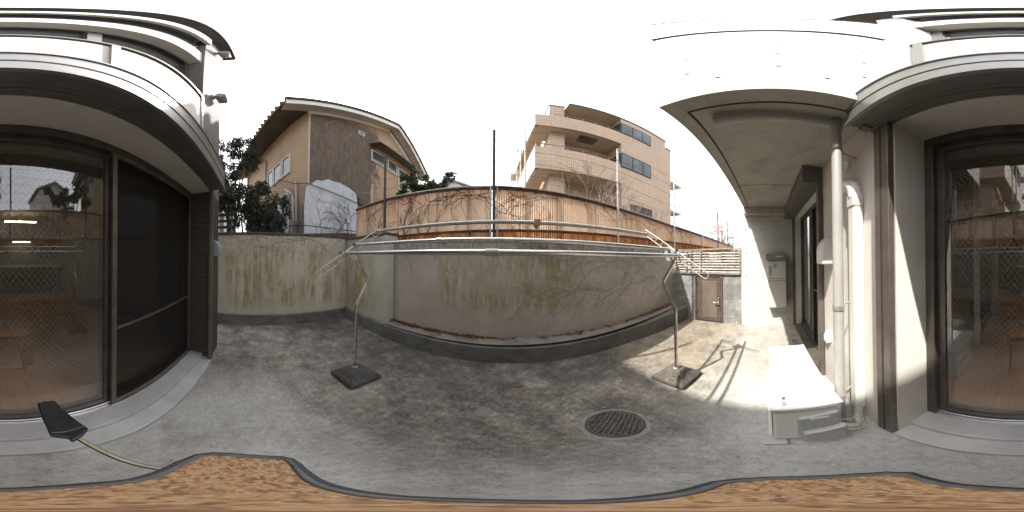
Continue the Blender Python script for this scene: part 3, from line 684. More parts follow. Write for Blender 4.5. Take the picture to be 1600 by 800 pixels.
# second window, recessed beyond the pipes
w2 = hp_('window', MB().box(1.46, 2.929, -.659, -.60, 2.0, 2.06).box(1.46, 2.929, -.659, -.58, .03, .09).box(1.46, 1.50, -.659, -.60, .091, 1.999).box(2.89, 2.929, -.659, -.60, .091, 1.999).box(2.17, 2.22, -.655, -.605, .091, 1.999), 'bronze', 'tall window beyond the pipes', bev=.002)
hp_('glass_pane', MB().box(2.221, 2.889, -.632, -.628, .091, 1.999), 'glass', parent=w2)
hp_('insect_screen', MB().box(1.501, 2.169, -.6125, -.6115, .091, 1.999), 'screen', parent=w2)
hp_('screen_rail', MB().box(1.50, 2.17, -.618, -.603, .885, .90).box(2.145, 2.17, -.620, -.6, .091, 1.999), 'bronze_lt', parent=w2)
hp_('window_back', MB().box(1.40, 2.999, -.80, -.78, 0, 2.24), 'kitchen', parent=w2)
hp_('sill_step', MB().box(1.42, 2.93, -.579, -.47, 0, .045), 'bronze_lt', parent=w2)
hp_('guide_rail', MB().box(1.405, 1.455, -.499, -.45, .02, 2.048).box(2.94, 2.98, -.499, -.45, .02, 2.048), 'bronze_lt', parent=w2, bev=.003)
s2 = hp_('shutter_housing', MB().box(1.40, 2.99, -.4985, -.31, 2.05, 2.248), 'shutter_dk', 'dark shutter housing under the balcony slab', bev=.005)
# rooms behind the glass
RF = .14
struct(link('indoor_floor', MB().box(-1.95, 3.0, -5.4, -.862, .0, RF), M['floorwood']))
struct(link('indoor_wall', MB().box(-1.95, 3.0, -5.5, -5.4, 0, 2.42).box(-1.955, -1.90, -5.4, -.862, RF, 2.42).box(2.4, 2.5, -5.4, -.862, RF, 2.42), M['inner']))
struct(link('indoor_ceiling', MB().box(-1.95, 3.0, -5.4, -.862, 2.42, 2.5), M['inner']))
t = thing('partition', 'white framed indoor partition with a slim column seen through the right-hand glass', 'partition', (.56, -2.4, RF))
link('panel', MB().box(.60, .66, -2.98, -1.90, RF, 2.41), M['kitchen'], t); link('door_jamb', MB().box(.54, .60, -1.92, -1.88, RF, 2.41).box(.545, .57, -1.97, -1.94, RF, 2.41), M['white_wall'], t)
link('column', MB().box(.50, .66, -3.12, -2.98, RF, 2.41), M['white_wall'], t)
t = thing('cabinet', 'low white drawer cabinet indoors beside the right jamb', 'cabinet', (.68, -1.35, RF))
link('carcass', MB().box(.52, .85, -1.60, -1.12, RF, .50), M['white_wall'], t, bev=.004)
for z in (.17, .28, .39): link('drawer', MB().box(.508, .5195, -1.58, -1.14, z, z+.095), M['white_wall'], t, bev=.003)
t = thing('kitchen_counter', 'dark kitchen counter along the back of the room behind the glass', 'counter', (-1.0, -5.0, RF))
link('counter_body', MB().box(-1.9, .3, -5.39, -4.75, RF, .95), M['kitchen'], t); link('worktop', MB().box(-1.9, .32, -5.39, -4.72, .951, .985), M['sill'], t)
link('upper_cabinet', MB().box(-1.9, .3, -5.39, -5.05, 1.75, 2.41), M['kitchen'], t)
t = thing('ceiling_lamp', 'long lit tube lamp under the indoor ceiling behind the left glass', 'lamp', (-.5, -4.2, 2.4))
link('tube', MB().box(-.95, -.12, -4.23, -4.17, 2.18, 2.215), M['lamp_on'], t, bev=.01); link('hanger', MB().box(-.56, -.50, -4.22, -4.18, 2.2155, 2.419), M['white_wall'], t)
t = thing('counter_lamp', 'short lit lamp above the kitchen counter behind the left glass', 'lamp', (-.7, -5.02, 1.70))
link('tube', MB().box(-.95, -.40, -5.10, -5.06, 1.715, 1.745), M['lamp_on'], t, bev=.008); link('bracket', MB().box(-.70, -.66, -5.10, -5.06, 1.7455, 1.75), M['white_wall'], t)
# upper storeys above the housing
bl = hp_('upper_balustrade', MB().box(-1.40, .388, -.512, -.50, 2.34, 3.40), 'white_wall', 'white balustrade panel above the shutter housing')
hp_('handrail', MB().box(-1.41, .389, -.53, -.485, 3.455, 3.50), 'shutter_dk', parent=bl, bev=.004)
hp_('baluster', MB().box(-.43, -.385, -.499, -.485, 2.34, 3.454).box(.33, .37, -.499, -.485, 2.34, 3.454).box(-1.40, -1.36, -.499, -.485, 2.34, 3.454), 'shutter', parent=bl)
uw = hp_('upper_window', MB().box(-1.42, .389, -.80, -.70, 2.34, 5.04), 'glass_dark', 'dark upper window in the recess')
hp_('window_frame', MB().box(-1.42, -1.36, -.699, -.66, 2.34, 5.04).box(.33, .389, -.699, -.66, 2.34, 5.04).box(-.46, -.38, -.699, -.66, 2.34, 5.04).box(-1.36, .33, -.698, -.66, 4.96, 5.04), 'bronze', parent=uw)
hp_('upper_beam', MB().box(-1.42, .389, -.80, -.536, 5.05, 5.72), 'white_wall', 'white beam above the upper window')
hp_('top_recess', MB().box(-1.42, .389, -.80, -.56, 5.721, 7.3), 'glass_dark')
hp_('top_rail', MB().box(-1.42, .389, -.50, -.455, 6.5, 7.1), 'white_wall')
ro = hp_('roof', MB().box(-2.35, .75, -7, -.38, 7.52, 7.56), 'stucco_shade', 'flat roof with thin dark edge')
hp_('eave_edge', MB().box(-2.36, .76, -.379, -.36, 7.50, 7.72).box(-2.38, -2.3505, -7, -.38, 7.50, 7.72), 'roofline', parent=ro)
# spotlights on the corner column
for z in (3.98, 6.55):
    x = -1.74
    hp_('spotlight', MB().lathe((x, -.505, z), [(.05, 0), (.05, .02), (.02, .03)], 18, 'y').tube([(x, -.48, z), (x-.01, -.44, z+.0)], .018, 8).lathe((x-.05, -.41, z), [(.02, -.11), (.06, -.09), (.07, .06), (.055, .09)], 18, 'x'), 'ac_grey', 'grey round spotlight on the corner column')
# vent hoods
def hood(c, w, h, dpt, mat, lab):
    x, y, z = c; mb = MB(); pr = []
    for i in range(9):
        a = pi/2*i/8; pr.append((y+dpt*sin(a), z+h*.42+h*.58*cos(a)-h*.5))
    ring = [(x-w/2, y, z-h*.5)]+[(x-w/2, y, z+h*.5)]+[(x-w/2, yy, zz) for yy, zz in pr[1:]]+[(x-w/2, y+dpt, z-h*.5)]
    mb.prism(ring, (w, 0, 0)); return hp_('vent_hood', mb, mat, lab, bev=.012)
hood((-1.90, -.499, 1.43), .13, .19, .085, 'hood_blue', 'blue-grey vent hood on the dark pier')
hood((1.235, -.499, 1.395), .15, .22, .10, 'hood', 'white vent hood behind the downpipe')
hood((1.27, -.499, .62), .07, .11, .045, 'pvc', 'small ivory outlet cover')
hp_('sleeve_cap', MB().lathe((.925, -.499, 1.985), [(.048, 0), (.048, .018), (.040, .026), (.034, .014), (.0, .012)], 24, 'y'), 'hood', 'round white sleeve cap in the wall')
# downpipe
dp = hp_('downpipe', MB().tube(rad_pts([(.755, -.345, .0), (.755, -.345, 2.16)], .01), .0275, 18), 'pipe', 'grey vinyl downpipe')
hp_('pipe_collar', MB().lathe((.755, -.345, 2.155), [(.036, 0), (.036, .085), (.030, .088)], 18), 'pipe', parent=dp)
hp_('pipe_elbow', MB().tube([(.755, -.32, 2.20), (.735, .19, 2.195)], .027, 16).lathe((.735, .17, 2.195), [(.033, 0), (.033, .07)], 18, 'y').lathe((.742, .0, 2.195), [(.033, 0), (.033, .03)], 18, 'y'), 'pipe', parent=dp)
for z in (1.99, 1.08, .40):
    hp_('pipe_bracket', MB().lathe((.755, -.345, z-.014), [(.0315, 0), (.0325, .014), (.0315, .028)], 18).tube([(.775, -.370, z), (.80, -.42, z+.004), (.815, -.498, z+.004)], .007, 6), 'galv', parent=dp)
# duct cover of the refrigerant line
dc = hp_('duct_cover', MB().box(.742, .815, -.499, -.435, .16, 1.66), 'pvc', 'ivory duct cover on the wall', bev=.012)
hp_('duct_joint', MB().box(.738, .819, -.4985, -.430, 1.62, 1.70), 'pvc', parent=dc, bev=.01)
hp_('duct_bend', MB().tube(rad_pts([(.778, -.468, 1.68), (.80, -.468, 1.765), (.92, -.475, 1.825)], .05), [.042]*8, 14).lathe((.925, -.4985, 1.825), [(.055, 0), (.052, .06), (.03, .075)], 20, 'y'), 'hood', parent=dc)

# ---------------------------------------------------------------- air-conditioner outdoor unit
t = thing('outdoor_unit', 'ivory air-conditioner outdoor unit in the sun beside the downpipe', 'air conditioner', (.97, -.15, 0))
link('casing', MB().box(.628, 1.375, -.292, -.008, .045, .478), M['ac'], t, bev=.012)
link('top_panel', MB().box(.618, 1.387, -.300, .002, .479, .50), M['ac'], t, bev=.009)
cv = link('valve_cover', MB().prism([(.6275, -.10, .12), (.6275, -.10, .40), (.6275, -.272, .43), (.6275, -.272, .12)], (-.03, 0, 0)).prism([(.597, -.11, .10), (.597, -.11, .245), (.597, -.285, .285), (.597, -.285, .10)], (-.04, 0, 0)), M['ac_grey'], t, 'grey-white side cover over the valves', bev=.012)
link('grip_slot', MB().box(.592, .5965, -.225, -.145, .385, .40), M['ac'], cv)
link('front_grille', MB().box(.66, 1.10, -.0075, -.004, .08, .45).box(1.12, 1.34, -.0075, -.004, .10, .44), M['ac_dark'], t)
g = MB()
for i in range(17): g.box(.655, 1.105, -.0038, .010, .09+i*.0213, .094+i*.0213)
link('grille_bar', g, M['ac'], t)
link('mounting_foot', MB().box(.59, .64, -.06, .03, 0, .03), M['ac_grey'], t, bev=.006); link('mounting_foot', MB().box(1.30, 1.35, -.06, .03, 0, .03), M['ac_grey'], t, bev=.006)
link('mounting_foot', MB().box(.60, .64, -.33, -.24, 0, .044), M['ac_grey'], t, bev=.006); link('mounting_foot', MB().box(1.30, 1.35, -.33, -.24, 0, .044), M['ac_grey'], t, bev=.006)
st = link('rating_sticker', MB().box(.6255, .6275, -.289, -.274, .39, .46).box(.66, .70, -.2935, -.292, .33, .44), M['sticker'], t)
g = MB()
for i in range(6): g.box(.664, .664+random.uniform(.012, .032), -.2942, -.2936, .345+i*.015, .349+i*.015)
link('sticker_text', g, M['ink'], st)
link_each('screw', MB().lathe((.6255, -.02, .465), [(.004, 0), (.005, .002)], 8, 'x').lathe((.6255, -.28, .465), [(.004, 0), (.005, .002)], 8, 'x').lathe((.6255, -.02, .07), [(.004, 0), (.005, .002)], 8, 'x'), M['galv'], t)
link('side_seam', MB().box(.6262, .6285, -.288, -.012, .448, .451), M['ac_dark'], t)
g = MB().box(.70, .725, -.066, -.05, .5002, .5012)
link('top_mark', g, M['ink'], t); link('top_label', MB().box(.650, .695, -.066, -.046, .5002, .5010), M['sticker_red'], t)
link('wrapped_hose', MB().tube(rad_pts([(.66, -.27, .17), (.62, -.345, .13), (.66, -.40, .06), (.74, -.43, .09), (.778, -.465, .20)], .06), .021, 10).tube(rad_pts([(.65, -.27, .12), (.615, -.33, .09), (.63, -.41, .035), (.72, -.44, .05), (.76, -.47, .17)], .05), .014, 8), M['tape'], t, 'white taped hoses curving to the wall')
link('cable', MB().tube(rad_pts([(.66, -.28, .22), (.64, -.36, .20), (.70, -.43, .22), (.775, -.47, .17)], .05), .006, 6), M['ac_grey'], t)

# ---------------------------------------------------------------- water heater
t = thing('water_heater', 'wall-hung beige gas water heater with grey cowl on the concrete wall', 'water heater', (2.92, -.16, .43))
link('casing', MB().box(2.82, 2.985, -.315, .005, .43, 1.285), M['heater'], t, bev=.010)
cw = link('exhaust_cowl', MB().box(2.79, 2.985, -.318, .035, 1.288, 1.40), M['heater_top'], t, bev=.006)
link('cowl_slot', MB().box(2.7885, 2.7899, -.25, -.14, 1.345, 1.358), M['hood'], cw)
link('seam', MB().box(2.8175, 2.8198, -.314, .004, .925, .931).box(2.8175, 2.8198, -.28, -.03, .965, .971), M['ink'], t)
lb = link('notice_label', MB().box(2.8172, 2.8197, -.15, -.09, 1.15, 1.22).box(2.8172, 2.8197, -.06, -.015, 1.02, 1.18), M['sticker_red'], t)
g = MB()
for i in range(7): g.box(2.8162, 2.8171, -.055, -.055+random.uniform(.015, .035), 1.035+i*.02, 1.039+i*.02)
link('label_text', g, M['ink'], lb)
link_each('bracket', MB().box(2.986, 2.9995, -.30, -.01, .40, .46).box(2.986, 2.9995, -.30, -.01, 1.30, 1.43), M['galv'], t)
for y in (-.28, -.22): link('gas_pipe', MB().tube([(2.95, y-.05, .5), (2.95, y-.09, .52), (2.965, y-.10, .62)], .012, 8), M['galv'], t)

# ---------------------------------------------------------------- laundry rack
def rack(sx, bc, lab, mat, yaw):
    x = 1.25*sx; y0 = .885 if sx < 0 else .80
    t = thing('laundry_stand', lab, 'laundry stand', (x, y0, 0), 'laundry pole stands')
    cx, cy = bc; R_ = Matrix.Rotation(yaw, 2)
    mb = MB(); h = .165; prof = []
    def ring(hw, z): return [((Vector((cx, cy))+R_ @ Vector((a*hw, b*hw))).x, (Vector((cx, cy))+R_ @ Vector((a*hw, b*hw))).y, z) for a, b in ((-1, -1), (1, -1), (1, 1), (-1, 1))]
    rr = [ring(.165, .0), ring(.17, .045), ring(.06 if sx > 0 else .085, .15 if sx > 0 else .10), ring(.055, .155 if sx > 0 else .125)]
    vs_ = [v for r in rr for v in r]; fs = [(3, 2, 1, 0), tuple(range(12, 16))]
    for i in range(3):
        for k in range(4): fs.append((i*4+k, i*4+(k+1) % 4, (i+1)*4+(k+1) % 4, (i+1)*4+k))
    mb.add(vs_, fs); link('cement_foot', mb, M[mat], t, bev=.012)
    zb = .155 if sx > 0 else .125
    link('collar', MB().lathe((x, y0, zb-.01), [(.028, 0), (.030, .012), (.022, .022)], 18), M['galv'], t)
    link('pole', MB().tube(rad_pts([(x, y0, zb-.05), (x, y0+.0, .86), (x, y0+.145, 1.11), (x, y0-.01, 1.345), (x, y0-.015, 1.43)], .05), .0165, 14), M['steel_pole'], t)
    a = Vector((x, .485, 1.185)); b = Vector((x, 1.19, 1.632)); dr = (b-a).normalized(); nn = Vector((0, -dr.z, dr.y)); hw = .027
    arm = MB(); L = (b-a).length
    for s_ in (1, -1): arm.tube([a+nn*hw*s_+dr*.02, b+nn*hw*s_-dr*.02*(s_ > 0)], .0045, 6)
    ring_ = [a+dr*(.022-.022*cos(q))+nn*hw*sin(q) for q in [i*pi/6-pi/2 for i in range(7)]]
    ring_ = [a+dr*.022-dr*.022*cos(q)+nn*hw*sin(q) for q in [-pi/2+i*pi/6 for i in range(7)]]
    arm.tube(ring_, .0045, 6)
    ring_ = [b-dr*.022+dr*.022*cos(q)+nn*hw*sin(q) for q in [-pi/2+i*pi/6 for i in range(7)]]; arm.tube(ring_, .0045, 6)
    for q in (.085, .155, .225, .295, .46, .54, .62, .70, .77):
        c = a+dr*q*(L/.83)
        arm.tube([c+nn*hw, c+dr*.018-nn*hw], .005, 5)
    link('ladder_arm', arm, M['cast'], t)
    c = a+dr*.39*(L/.83)
    link('pivot_plate', MB().prism([(x-.010, *(c+dr*u+nn*v)[1:]) for u, v in ((-.06, .030), (.085, .030), (.085, -.055), (.02, -.105), (-.03, -.08))], (.020, 0, 0)), M['cast'], t, bev=.005)
    link('pivot_bolt', MB().lathe((x-.014, c.y, c.z), [(.008, 0), (.008, .028)], 10, 'x'), M['galv'], t)
rack(-1, (-1.215, .868), 'laundry stand with dark square cement foot, left one near the plaster corner', 'base_block', radians(2))
rack(1, (1.262, .80), 'laundry stand with pale pyramid cement foot standing in the sun, near the gate', 'base_block2', radians(-3))
def bar(y, z0, z1, x0, x1, lab, r=.0145, mats='steel', joint=.3):
    t = thing('laundry_pole', lab, 'laundry pole', (0, y, (z0+z1)/2), 'laundry poles across the stands')
    def P(x): return (x, y, z0+(z1-z0)*(x-x0)/(x1-x0))
    xm = x0+(x1-x0)*joint
    link('thin_tube', MB().tube([P(x0), P(xm)], r*.84, 14), M[mats], t); link('thick_tube', MB().tube([P(xm-.01), P(x1)], r, 14), M[mats], t)
    link('joint_ring', MB().tube([P(xm-.02), P(xm+.012)], r*1.18, 14), M['alu'], t)
    link('end_cap', MB().tube([P(x0-.008), P(x0+.02)], r*.95, 12), M['black'] if mats == 'steel' else M['cast'], t); link('end_cap', MB().tube([P(x1-.02), P(x1+.008)], r*1.06, 12), M['black'] if mats == 'steel' else M['cast'], t)
    return t
ta = bar(1.17, 1.625, 1.60, -1.27, 1.27, 'ivory laundry pole, the highest of the three, nearest the corrugated fence', .0150, 'cast', .02)
link('peg_clip', MB().box(.155, .205, 1.150, 1.190, 1.585, 1.638).box(.165, .19, 1.158, 1.17, 1.56, 1.584), M['stalk'], ta, 'yellowed clip on the pole', bev=.005)
bar(.865, 1.463, 1.425, -1.255, 1.30, 'steel laundry pole, the middle one in height and distance', .0150, 'steel', .33)
tc = bar(.76, 1.385, 1.365, -1.32, 1.42, 'steel laundry pole, the lowest and nearest of the three', .0150, 'steel', .05)
link('plastic_sleeve', MB().tube([(-.125, .76, 1.376), (-.065, .76, 1.3755)], .0185, 14), M['cast'], tc)

# ---------------------------------------------------------------- drain cover
dcx, dcy = .487, .672
t = thing('drain_cover', 'round cast iron drain grating set in the patio', 'drain cover', (dcx, dcy, 0))
link('mortar_ring', MB().lathe((dcx, dcy, 0), [(.179, .0035), (.150, .008), (.148, -.02)], 48, caps=False), M['white_cement'], t)
link('surround', MB().lathe((dcx, dcy, 0), [(.30, -.004), (.285, .003), (.178, .0045)], 64, smooth=False, caps=False), M['ground'], t, 'patched concrete around the ring')
link('outer_ring', MB().lathe((dcx, dcy, 0), [(.150, -.02), (.150, .014), (.128, .014), (.126, -.02)], 48, caps=False), M['iron'], t)
g = MB(); pitch = .0245; rr = .128
for s_ in (0, 1):
    for i in range(-5, 6):
        o_ = i*pitch
        if abs(o_) > rr: continue
        hl = sqrt(rr*rr-o_*o_)
        a = radians(38); A = Vector((cos(a), sin(a))); B = Vector((-sin(a), cos(a)))
        if s_: A, B = B, A
        c0 = Vector((dcx, dcy))+B*o_
        p = [c0-A*hl-B*.0062, c0+A*hl-B*.0062, c0+A*hl+B*.0062, c0-A*hl+B*.0062]
        g.prism([(q.x, q.y, .004) for q in p], (0, 0, .0092+.0006*s_))
link('grating', g, M['iron'], t)
link('pit', MB().lathe((dcx, dcy, -.25), [(.0, .0), (.16, .001), (.16, .235)], 32, caps=False), M['hole'], t)

# ---------------------------------------------------------------- padded stool under the camera
ZS = .55
RIM = [(0,763),(60,760),(130,755),(200,749),(240,738),(275,722),(305,710),(330,707),(360,708),(400,711),(440,713),(458,717),(470,725),(484,738),(500,749),(520,757),(560,766),(600,772),(700,778),(800,781),(900,782),(960,779),(1020,773),(1060,767),(1090,759),(1115,752),(1150,748),(1200,745),(1280,743),(1340,740),(1385,737),(1425,738),(1450,746),(1500,756),(1550,760)]
rim = [at(px, py, 'z', ZS).xy for px, py in RIM]
cen = Vector((-.03, 0))
t = thing('stool', 'low padded stool, brown flecked cover with grey piping and one black armrest, below the viewpoint', 'stool', (0, 0, 0))
def inset(k): return [cen+(p-cen)*k if True else p for p in rim]
def inset_abs(dist):
    out = []; n = len(rim)
    for i, p in enumerate(rim):
        a, b = rim[i-1], rim[(i+1) % n]; tt = (b-a).normalized(); nn = Vector((tt.y, -tt.x))
        if nn.dot(cen-p) < 0 and (p-cen).length > .12: nn = -nn
        out.append(p+nn*dist)
    return out
# orientation-aware inset
area = sum(rim[i-1].x*rim[i].y-rim[i].x*rim[i-1].y for i in range(len(rim)))
def insetn(dist):
    out = []; n = len(rim); sg = 1 if area > 0 else -1
    for i, p in enumerate(rim):
        a, b = rim[i-1], rim[(i+1) % n]; tt = (b-a).normalized(); nn = Vector((-tt.y, tt.x))*sg
        out.append(p+nn*dist)
    return out
i1 = insetn(.014)
link('seat_pad', MB().prism([(p.x, p.y, ZS-.05) for p in i1], (0, 0, .052)), M['flecks'], t, bev=.006)
def ringpath(q, z): return [(p.x, p.y, z) for p in q]+[(q[0].x, q[0].y, z)]
link('piping', MB().tube(ringpath(insetn(.002), ZS-.002), .0045, 8, cap=False), M['black'], t, 'thin black outer piping')
link('border_band', MB().tube(ringpath(insetn(.011), ZS-.001), .0075, 8, cap=False), M['trim'], t, 'grey border band inside the piping')
link('seat_edge', MB().prism([(p.x, p.y, ZS-.056) for p in insetn(.005)], (0, 0, .05)), M['trim'], t)
for x, y in ((-.2, -.02), (.12, -.02)): link('leg', MB().tube([(x, y, ZS-.06), (x*1.15, y, .0)], .014, 10), M['black'], t)
link('foot_bar', MB().tube([(-.225, -.02, .05), (.135, -.02, .05)], .010, 8), M['black'], t)
# armrest: striped tube and black pad
za = ZS+.0
p0 = at(266, 735, 'z', za-.01); p1 = at(215, 726, 'z', za-.01); p2 = at(150, 700, 'z', za+.0); p3 = at(114, 679, 'z', za+.01)
arm = link('arm_tube', MB().tube(rad_pts([p0, p1, p2, p3], .05), .0085, 10), M['black'], t, 'dark tube with cream stripes')
for k, dd in enumerate((-.0045, .0045)):
    off = Vector((dd*.5, dd, .0078))
    link('cream_stripe', MB().tube(rad_pts([p0+off, p1+off, p2+off, p3+off], .05), .0022, 6), M['cream'], arm)
q = [at(px, py, 'z', za+.03) for px, py in ((57.6, 629), (70, 626.5), (85.5, 625), (91, 631), (138.6, 668.6), (129, 680), (112.5, 689.6), (106.5, 683.6), (90, 682), (78.6, 680), (72, 665))]
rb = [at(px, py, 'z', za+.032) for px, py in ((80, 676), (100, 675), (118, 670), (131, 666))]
link('pad_highlight', MB().tube(rb, .0035, 6), M['trim'], t, 'grey ridge drawn as the highlight along the pad end')  # thin grey tube stands in for the highlight line on the pad
link('arm_pad', MB().prism([(v.x, v.y, za+.005) for v in q], (0, 0, .025)), M['black'], t, 'black tapered plastic pad', bev=.006)

# ---------------------------------------------------------------- leaves
def leafmesh(c, L, w, yaw, curl=.3, mb=None):
    mb = mb or MB(); c = Vector(c); a = Vector((cos(yaw), sin(yaw), 0)); b = Vector((-sin(yaw), cos(yaw), 0)); n = 7; vs_ = []; 
    for i in range(n+1):
        s_ = i/n; ww = w*sin(pi*min(.985, max(.04, s_)))**.75; z = curl*L*(2*s_-1)**2*.35
        for k in (-1, 0, 1): vs_.append(c+a*L*(s_-.5)+b*ww*.5*k+Vector((0, 0, z+.002+abs(k)*ww*.22)))
    fs = [(3*i+k, 3*i+3+k, 3*i+4+k, 3*i+1+k) for i in range(n) for k in (0, 1)]
    mb.add(vs_, fs, True); return mb
def leaf(px, py, L, w, yaw, mat, lab, cat='leaf', z=.004, curl=.3):
    p = at(px, py, 'z', z); o = link('fallen_leaf', leafmesh(p, L, w, yaw, curl), M[mat], None, org=tuple(p)); tag(o, lab, cat, 'leaves lying on the patio')
leaf(810, 603, .085, .035, .1, 'leafBig', 'large rust-brown leaf lying alone mid-patio')
leaf(1027, 541, .05, .02, 1.2, 'leafDry', 'small brown leaf on the patio left of the pale cement foot')
leaf(1076, 511, .06, .022, .5, 'leafDry', 'small brown leaf just in front of the gate')
leaf(467, 543, .035, .012, 1.0, 'petal', 'red petal on the dark patio left of the dark cement foot')
leaf(402, 513, .03, .012, .4, 'petal', 'red petal near the left plaster wall')
leaf(575, 532, .035, .014, 2.2, 'petal', 'red petal right of the left laundry pole')
leaf(553, 537, .02, .012, 2.2, 'leafY', 'yellow leaf scrap beside the left laundry pole')
leaf(521, 511, .09, .014, .15, 'stalk', 'dry tan stalk near the wall corner', 'stalk')
leaf(937, 600, .025, .008, .15, 'leafDry', 'tiny brown scrap left of the drain cover, in shade')
leaf(1242, 534, .10, .05, .9, 'leafDry', 'crumpled dark leaf cluster on the step below the far window', 'leaf', .05, .9)
g = MB()
for i in range(900):
    x = random.choice([random.uniform(-1.76, 2.9), random.uniform(.5, 2.9), random.uniform(-1.76, -.2)])
    clump = .5+.5*sin(x*9)*sin(x*23+1); dn = 1.985-abs(random.gauss(0, .014+.03*clump)); z = .272+max(0, x-1.5)*.03+random.uniform(0, .012+.035*clump)
    leafmesh((x, dn, z), random.uniform(.022, .05), random.uniform(.012, .026), random.uniform(0, 6.3), random.uniform(.3, 1.2), g)
o = link('leaf_litter', g, M['leafDry']); tag(o, 'strip of brown leaf litter lying on the kerb ledge along the back wall', 'leaf litter', None, 'stuff')

# ---------------------------------------------------------------- dead vines
def vine(surface, start, dirs, n, r, mb, wob=.35, br=.12, depth=0):
    """surface(u,z)->point; start=(u,z)"""
    u, z = start; a = dirs; pts = [surface(u, z)]; step = .05
    for i in range(n):
        a += random.gauss(0, wob*.4); u += step*cos(a); z += step*sin(a); pts.append(surface(u, z))
        if depth < 2 and random.random() < br:
            vine(surface, (u, z), a+random.choice((-1, 1))*random.uniform(.4, 1.1), int(n*random.uniform(.3, .6)), r*.65, mb, wob, br, depth+1)
    mb.tube(pts, [r*(1-.75*i/len(pts)) for i in range(len(pts))], 4, cap=False)
def clampz(f, z0, z1f):
    return lambda u, z: f(u, max(z0, min(z1f(u), z)))
fs_ = clampz(lambda u, z: (u, 2.178+random.uniform(-.012, .004), z), 1.6, lambda u: topz(u)-.02)
g = MB()
for i in range(16): vine(fs_, (random.uniform(-3.0, -.35), random.uniform(2.2, 2.45)), random.choice((0, pi))+random.uniform(-.5, .1), random.randint(8, 26), .0065, g, .5, .2)
for i in range(16): vine(fs_, (random.uniform(-3.0, -1.2), 1.65), pi/2+random.uniform(-.8, .8), random.randint(8, 20), .006, g, .5, .2)
o = link('dead_vine', g, M['vine'], org=(-1.7, 2.17, 1.6)); tag(o, 'tangle of dead vine stems on the fence sheets left of the dark middle post', 'vine', 'dead vines')
g = MB()
for i in range(16): vine(fs_, (random.uniform(-.1, 1.7), random.uniform(2.15, 2.3)), random.choice((0, pi))+random.uniform(-.5, .1), random.randint(5, 14), .005, g, .5, .2)
for i in range(8): vine(fs_, (random.uniform(-.2, .2), random.uniform(1.8, 2.3)), random.uniform(0, 6), random.randint(6, 12), .005, g, .5, .2)
o = link('dead_vine', g, M['vine'], org=(.8, 2.17, 1.6)); tag(o, 'sparse dead vine stems under the fence top just right of the dark middle post', 'vine', 'dead vines')
g = MB()
for i in range(16): vine(fs_, (random.uniform(1.8, 4.5), random.uniform(1.95, 2.15)), random.choice((0, pi))+random.uniform(-.5, .1), random.randint(5, 14), .005, g, .5, .2)
o = link('dead_vine', g, M['vine'], org=(3, 2.17, 1.6)); tag(o, 'dead vine stems on the fence sheets towards the louvre screen', 'vine', 'dead vines')
ws = clampz(lambda u, z: (u, 1.996-random.uniform(0, .006), z), .3, lambda u: 1.57)
g = MB()
for i in range(48): vine(ws, (random.uniform(.6, 2.95), random.uniform(.75, 1.5)), pi+random.uniform(-.7, .5), random.randint(8, 26), .0013, g, .5, .25)
for i in range(12): vine(ws, (random.uniform(-1.7, 2.9), 1.57), -pi/2+random.uniform(-1.3, 1.3), random.randint(4, 9), .0016, g, .5, .3)
o = link('dead_vine', g, M['vine'], org=(2, 1.99, 1)); tag(o, 'thin creeping vine stems on the right half of the plaster back wall', 'vine', 'dead vines')
wl = clampz(lambda u, z: (-3.012+random.uniform(0, .005), u, z), .3, lambda u: 1.73)
g = MB()
for i in range(14): vine(wl, (random.uniform(-.7, 1.7), random.uniform(1.5, 1.72)), pi*random.choice((0, 1))-random.uniform(.1, .5)*random.choice((1, 1)), random.randint(6, 16), .0022, g, .5, .25)
o = link('dead_vine', g, M['vine'], org=(-3, .5, 1.5)); tag(o, 'thin vine stems hanging from the coping of the left plaster wall', 'vine', 'dead vines')

# ================================================================ NEIGHBOUR HOUSE (left)
A_ = (-4.02, 1.29); B_ = (-4.72, 7.2); C_ = (-9.93, -.61)
G = Wall(A_, B_); F = Wall(C_, A_)
nb = thing('gabled_house', 'old ochre gabled house with dark stained wall and grey-blue repair patch behind the corner', 'house', (-5, 2, 0))
D_ = (C_[0]+(B_[0]-A_[0]), C_[1]+(B_[1]-A_[1]))
PK = 3.35; ZE = 6.55; ZP = 7.62; ZE2 = 6.0
def np_(name, mb, mat, label=None, bev=0, parent=None): return link(name, mb, M[mat], parent or nb, label, bev)
np_('wall', MB().prism([G.P(0, 0), G.P(G.len, 0), G.P(G.len, ZE2), G.P(PK, ZP), G.P(0, ZE)], (F.a.x-F.b.x, F.a.y-F.b.y, 0)), 'neigh')
np_('corner_trim', MB().wbox(G, 0.0, .045, 0, 6.5, .002, .012), 'pilaster')
# repair patch
pt = [(475, 365), (475.5, 320), (479, 291), (487, 287), (495.5, 281), (503, 283), (512, 280), (522, 284), (530, 285.5), (540, 291), (548, 296), (555.5, 302), (558, 315), (559, 326), (559, 365)]
np_('repair_patch', MB().prism([G.P(u, z, .004) for u, z in [G.uz(*q, .02) for q in pt]], (G.n.x*.02, G.n.y*.02, 0)), 'patch', 'grey-blue smooth repair patch')
u0, z0 = F.uz(462, 330); 
np_('foot_render', MB().prism([F.P(u, z, .004) for u, z in [F.uz(*q) for q in ((464, 365), (466, 325), (472, 318), (474.5, 365))]], (F.n.x*.015, F.n.y*.015, 0)), 'patch_dk')
